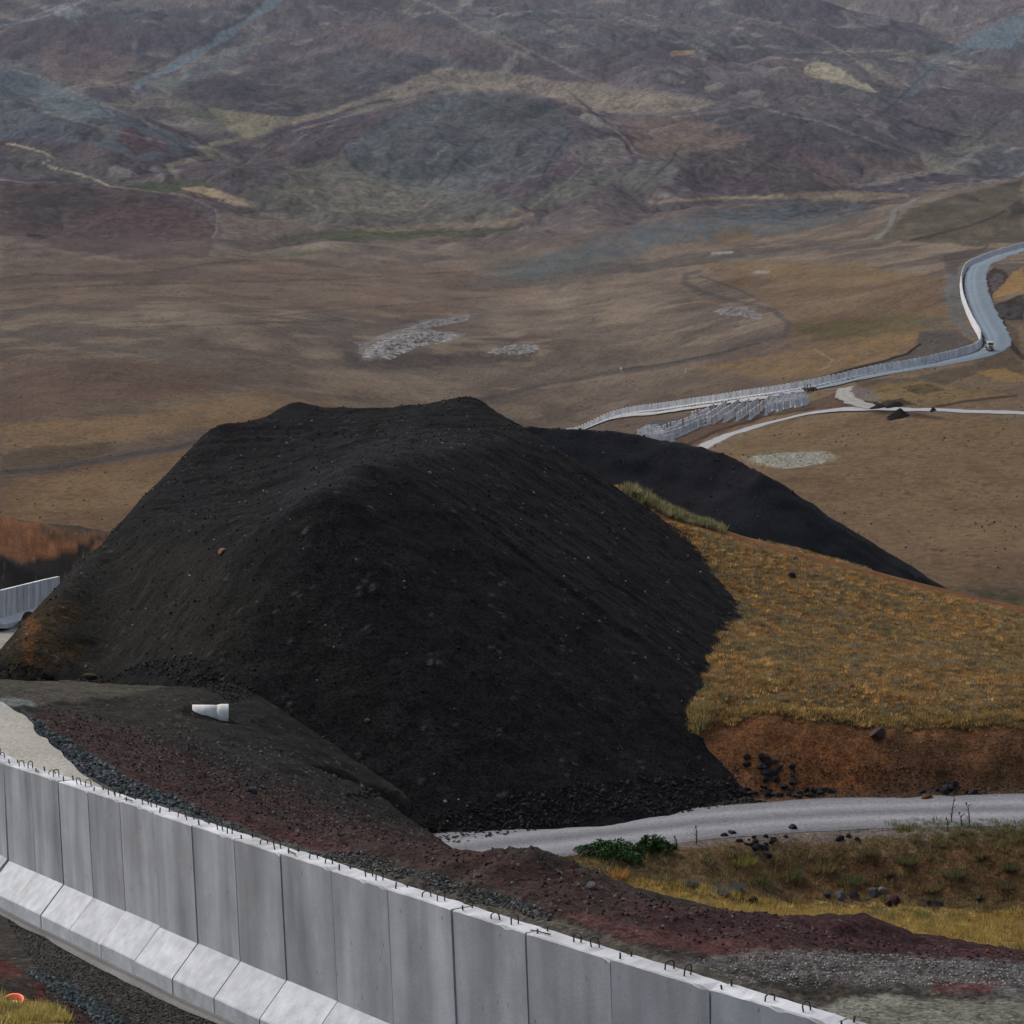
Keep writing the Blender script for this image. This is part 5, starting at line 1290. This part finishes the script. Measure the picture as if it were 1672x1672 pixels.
# gold strip and bank below the road
def grass_area(poly, n, y0, y1, h, w_, nb, cols_, label, lean=.6, wd=.03, fn=G, name='dry_grass', dn=True):
    cols = [tuple(v*.84 for v in c_) for c_ in cols_]
    X, Y, Z = pick_px(poly, n, y0, y1, fn)
    if dn:
        m_ = rng.random(len(X)) < sstep(-.45, .2, fbm(X/.9, Y/.9, 3, 620)); X, Y, Z = X[m_], Y[m_], Z[m_]
    n = len(X); return blades(name, X, Y, Z, rng.uniform(*h, n), rng.uniform(*w_, n), nb, tint(n, cols, .22), label, 'grass', lean=lean, wd=wd)
grass_area([(900,1428),(1130,1442),(1250,1470),(1672,1484),(1760,1490),(1760,1556),(1300,1508),(1080,1494),(960,1460)], 5200, 74, 100, (.10, .28), (.2, .4), 22, [(146,124,70),(134,110,58),(158,136,80),(112,100,60)], 'golden dry grass in the strip behind the red berm')
grass_area([(900,1400),(1130,1390),(1400,1368),(1740,1352),(1740,1480),(1250,1466),(920,1430)], 1000, 84, 103, (.08, .26), (.2, .5), 18, [(84,76,46),(104,84,52),(78,64,42),(98,90,60)], 'sparse olive weeds on the brown bank below the road', dn=False)
grass_area([(-60,1625),(20,1632),(90,1642),(160,1700),(170,1780),(-60,1780)], 1500, 34, 50, (.08, .22), (.1, .2), 26, [(150,134,76),(128,120,66),(166,146,92),(110,100,54)], 'yellow green grass at the lower left corner', wd=.014)
grass_area([(1440,1340),(1740,1342),(1740,1390),(1560,1385),(1480,1372)], 260, 90, 104, (.08, .24), (.2, .5), 26, [(74,80,46),(84,86,50),(92,80,52)], 'fresh green weeds along the road verge at right', dn=False)
# ridge-top scrub against the second black mound
grass_area([(1008,800),(1040,797),(1080,822),(1180,862),(1175,868),(1080,838),(1020,812)], 420, 138, 153, (.15, .5), (.3, .8), 34, [(104,100,64),(86,84,56),(120,112,84),(70,70,50)], 'grey green scrub along the hill crest', wd=.05, dn=False)
grass_area([(1108,1200),(1120,1165),(1150,1150),(1168,1160),(1150,1190),(1130,1205)], 90, 106, 116, (.15, .4), (.3, .6), 40, [(120,108,70),(100,94,62),(134,116,74)], 'bushy pale scrub at the corner between mound and cut bank', wd=.05, dn=False)

def leaf_bush(px, py, r, h, n, cols, label, name='green_bush', y0=84, y1=104, lw=.07, group=None, stems=True):
    p = hit(px, py, y0, y1); root = empty(name, tuple(p)); setp(root, label, 'bush', group)
    a = rng.uniform(0, 2*np.pi, n); rr = np.sqrt(rng.random(n)); el = rng.random(n)**.6
    lump = 1+.25*np.sin(a*3+px)+.18*np.sin(a*7+py)
    x = np.cos(a)*rr*r*lump; y = np.sin(a)*rr*r*.8*lump; z = h*np.sqrt(np.clip(1-rr**2, 0, 1))*(.35+.65*el)*(1+.25*np.sin(a*5+rr*6))
    C_ = np.stack([x, y, z], 1); d1 = rng.normal(size=(n, 3)); d1 /= np.linalg.norm(d1, axis=1)[:, None]; d2 = rng.normal(size=(n, 3)); d2 -= (d2*d1).sum(1)[:, None]*d1; d2 /= np.linalg.norm(d2, axis=1)[:, None]
    s = (lw*rng.uniform(.6, 1.3, n))[:, None]
    V = np.stack([C_-d1*s, C_+d2*s*.45, C_+d1*s, C_-d2*s*.45], 1).reshape(-1, 3)
    link('foliage', np_mesh('foliage', V, np.arange(n*4).reshape(n, 4), np.repeat(tint(n, cols, .35), 4, 0), False), M['leaf'], root)
    st_ = MB()
    for i in range(7):
        aa = rng.uniform(0, 6.28); st_.tube([(0, 0, -.05), (math.cos(aa)*r*.3, math.sin(aa)*r*.25, h*.4), (math.cos(aa)*r*.65, math.sin(aa)*r*.5, h*.62)], [.025, .018, .008], 5)
    st_.build('stem', M['bark'], root, True)
leaf_bush(992, 1397, 1.0, .5, 3000, [(36,68,24),(52,92,30),(66,106,40),(28,52,20)], 'dark green leafy bush by the road, larger left one', lw=.06)
leaf_bush(1064, 1390, .72, .5, 2600, [(34,66,22),(48,88,28),(24,48,18)], 'dark green leafy bush by the road, smaller right one', lw=.06)
leaf_bush(1030, 1406, .45, .28, 1200, [(40,72,26),(54,92,36)], 'low green sprawl joining the two dark green bushes', lw=.05)
def tuft(px, py, h, w_, cols_, label, y0=84, y1=104, nb=260, group=None, name='grass_clump'):
    cols = [tuple(v*.72 for v in c_) for c_ in cols_]; h *= .75; w_ *= 1+.5*math.sin(px)
    p = hit(px, py, y0, y1); o = blades(name, np.array([p[0]]), np.array([p[1]]), np.array([p[2]]), np.array([h]), np.array([w_]), nb, tint(1, cols, .1), label, 'plant', lean=.8, wd=.03, kind=None)
    if group: o['group'] = group
tuft(903, 1425, .8, .5, [(150,150,70)], 'tall yellow green grass clump left of the dark bushes', nb=420)
tuft(935, 1418, .5, .5, [(96,110,66)], 'low grey green clump beside the yellow clump')
tuft(1208, 1408, .4, .8, [(112,112,50)], 'olive yellow clump on the bank below the black boulder heap')
for px, py in ((1020,1460),(1008,1432),(1130,1448),(1175,1460),(1200,1455)):
    tuft(px, py, .5, .6, [(92,96,92) if px > 1100 else (160,120,66)], 'greyish clump above the berm crest' if px > 1100 else 'straw coloured clump behind the berm crest', group='low clumps behind the berm')
tuft(1504, 1500, .5, .4, [(116,120,66)], 'pale green clump standing in the gold grass strip', 80, 98)
tuft(1440, 1497, .45, .6, [(126,122,84)], 'grey green clump in the gold strip, left of the pale one', 80, 98)
tuft(1560, 1502, .25, .7, [(84,92,50)], 'flat dark green clump in the gold grass strip', 80, 98)
for px, py in ((1420,1395),(1480,1410),(1555,1430),(1600,1400),(1650,1420),(1340,1420),(1290,1430),(1520,1455),(1640,1450),(1390,1440),(1240,1440),(1450,1430)):
    tuft(px, py, .45, .7, [[(80,84,54),(112,98,62),(92,80,54)][rng.integers(0, 3)]], 'weedy clump on the brown bank below the gravel road', 88, 103, group='weedy clumps on the brown bank')
def thistle(px, py, h, label, y0=88, y1=104, bare=True):
    p = hit(px, py, y0, y1); root = empty('dry_thistle', tuple(p)); setp(root, label, 'plant')
    m_ = MB(); a = rng.uniform(-.12, .12); pts = [(0, 0, -.05), (a*h*.3, 0, h*.4), (a*h, .02, h*.8), (a*h*1.4-.05, 0, h)]
    m_.tube(pts, [.028, .022, .018, .01], 6)
    for i in range(9):
        z = h*rng.uniform(.15, .95); aa = rng.uniform(0, 6.28); L = rng.uniform(.06, .2); x0 = a*z
        m_.tube([(x0, 0, z), (x0+math.cos(aa)*L, math.sin(aa)*L, z+L*.8)], [.014, .004], 4)
    m_.build('stalk', M['bark'], root, True)
    hd = MB()
    hd.tube([(a*h*1.4-.05, 0, h-.02), (a*h*1.4-.06, 0, h+.05), (a*h*1.4-.06, 0, h+.10)], [.02, .035, .012], 7); hd.build('seed_head', M['bark'], root, True)
thistle(1553, 1344, 1.15, 'tall thin dead stalk on the verge, left of three')
thistle(1583, 1349, .85, 'crooked dead stalk on the verge, right of three')
thistle(1570, 1350, .5, 'short dead stalk on the verge between the two taller ones')
thistle(1137, 1378, .6, 'dead stalk on the verge beside the black boulder heap')
thistle(1105, 1386, .4, 'low dark dead weed right of the green bushes')
thistle(1547, 1355, .4, 'dark short weed at the foot of the tallest stalk')

n = 9000; Y = np.exp(rng.uniform(math.log(560), math.log(2100), n)); X = Y*rng.uniform(-.2, .2, n); cl_ = fbm(X/60, Y/90, 3, 800)+rng.normal(size=n)*.15; m_ = cl_ > .0; X, Y = X[m_], Y[m_]
scatter_rocks('steppe_shrubs', X, Y, G(X, Y), sizes(len(X), .08, .5, 2.5), tint(len(X), [(62,54,44),(72,64,50),(54,50,42),(120,112,100)], .25), label='low dark shrubs and stones dotted over the brown plain', cat='shrubs')

X, Y = rng.uniform(-5, 40, 2200), rng.uniform(205, 240, 2200); Zb = heapB(X, Y); scatter_rocks('loose_stones', X, Y, Zb, sizes(2200, .03, .2, 6), tint(2200, [(40,40,42),(50,50,52),(30,30,32),(84,82,80)], .25), label='scattered stones on the smaller black mound behind the grassy hill')

HAZE = 1.3e-5
EXPO = 0.72

# ------------------------------------------------------------------ camera, sky, light
cam = bpy.data.cameras.new('camera'); co = bpy.data.objects.new('camera', cam); COL.objects.link(co)
cam.sensor_width = 36; cam.lens = 36*F/1672; cam.clip_end = 20000; cam.clip_start = .5
co.location = CAM; co.rotation_euler = (math.radians(90)-PITCH, 0, 0); sc.camera = co
w = bpy.data.worlds.new('World'); sc.world = w; w.use_nodes = True; nt = w.node_tree
sky = nt.nodes.new('ShaderNodeTexSky'); sky.sky_type = 'NISHITA'; sky.sun_disc = False
SUN_EL, SUN_AZ = math.radians(48), math.radians(-42)          # azimuth from +Y towards +X
sky.sun_elevation = SUN_EL; sky.sun_rotation = SUN_AZ; sky.dust_density = 4; sky.air_density = 1.0; sky.ozone_density = 1
hs = nt.nodes.new('ShaderNodeHueSaturation'); hs.inputs['Saturation'].default_value = .6
nt.links.new(sky.outputs[0], hs.inputs['Color']); nt.links.new(hs.outputs[0], nt.nodes['Background'].inputs['Color'])
nt.nodes['Background'].inputs['Strength'].default_value = .125
sl = bpy.data.lights.new('sun', 'SUN'); sl.energy = 1.5; sl.angle = math.radians(22); sl.color = (1, .97, .94)
so = bpy.data.objects.new('sun', sl); COL.objects.link(so)
from mathutils import Vector
dv = Vector((math.sin(SUN_AZ)*math.cos(SUN_EL), math.cos(SUN_AZ)*math.cos(SUN_EL), math.sin(SUN_EL)))
so.rotation_euler = dv.to_track_quat('Z', 'Y').to_euler(); so.location = (0, 60, 80)
# the air between here and the mountains
hz = MB(); V = [(-3200, -60, -150), (3200, -60, -150), (3200, 9800, -150), (-3200, 9800, -150), (-3200, -60, 1300), (3200, -60, 1300), (3200, 9800, 1300), (-3200, 9800, 1300)]
hz.add(V, [(0,3,2,1),(4,5,6,7),(0,1,5,4),(1,2,6,5),(2,3,7,6),(3,0,4,7)])
hm = bpy.data.materials.new('air'); hm.use_nodes = True; n = hm.node_tree; n.nodes.remove(n.nodes['Principled BSDF'])
pv = n.nodes.new('ShaderNodeVolumePrincipled'); pv.inputs['Color'].default_value = (.70, .80, 1.0, 1); pv.inputs['Density'].default_value = HAZE; pv.inputs['Anisotropy'].default_value = .2
n.links.new(pv.outputs[0], n.nodes['Material Output'].inputs['Volume'])
if HAZE > 0: setp(hz.build('haze', hm), kind='stuff')
sc.view_settings.view_transform = 'Standard'; sc.view_settings.look = 'None'; sc.view_settings.exposure = EXPO; sc.view_settings.gamma = 1
sc.render.engine = 'CYCLES'; sc.cycles.max_bounces = 4; sc.cycles.volume_bounces = 0
sc.render.resolution_x = 1024; sc.render.resolution_y = 1024
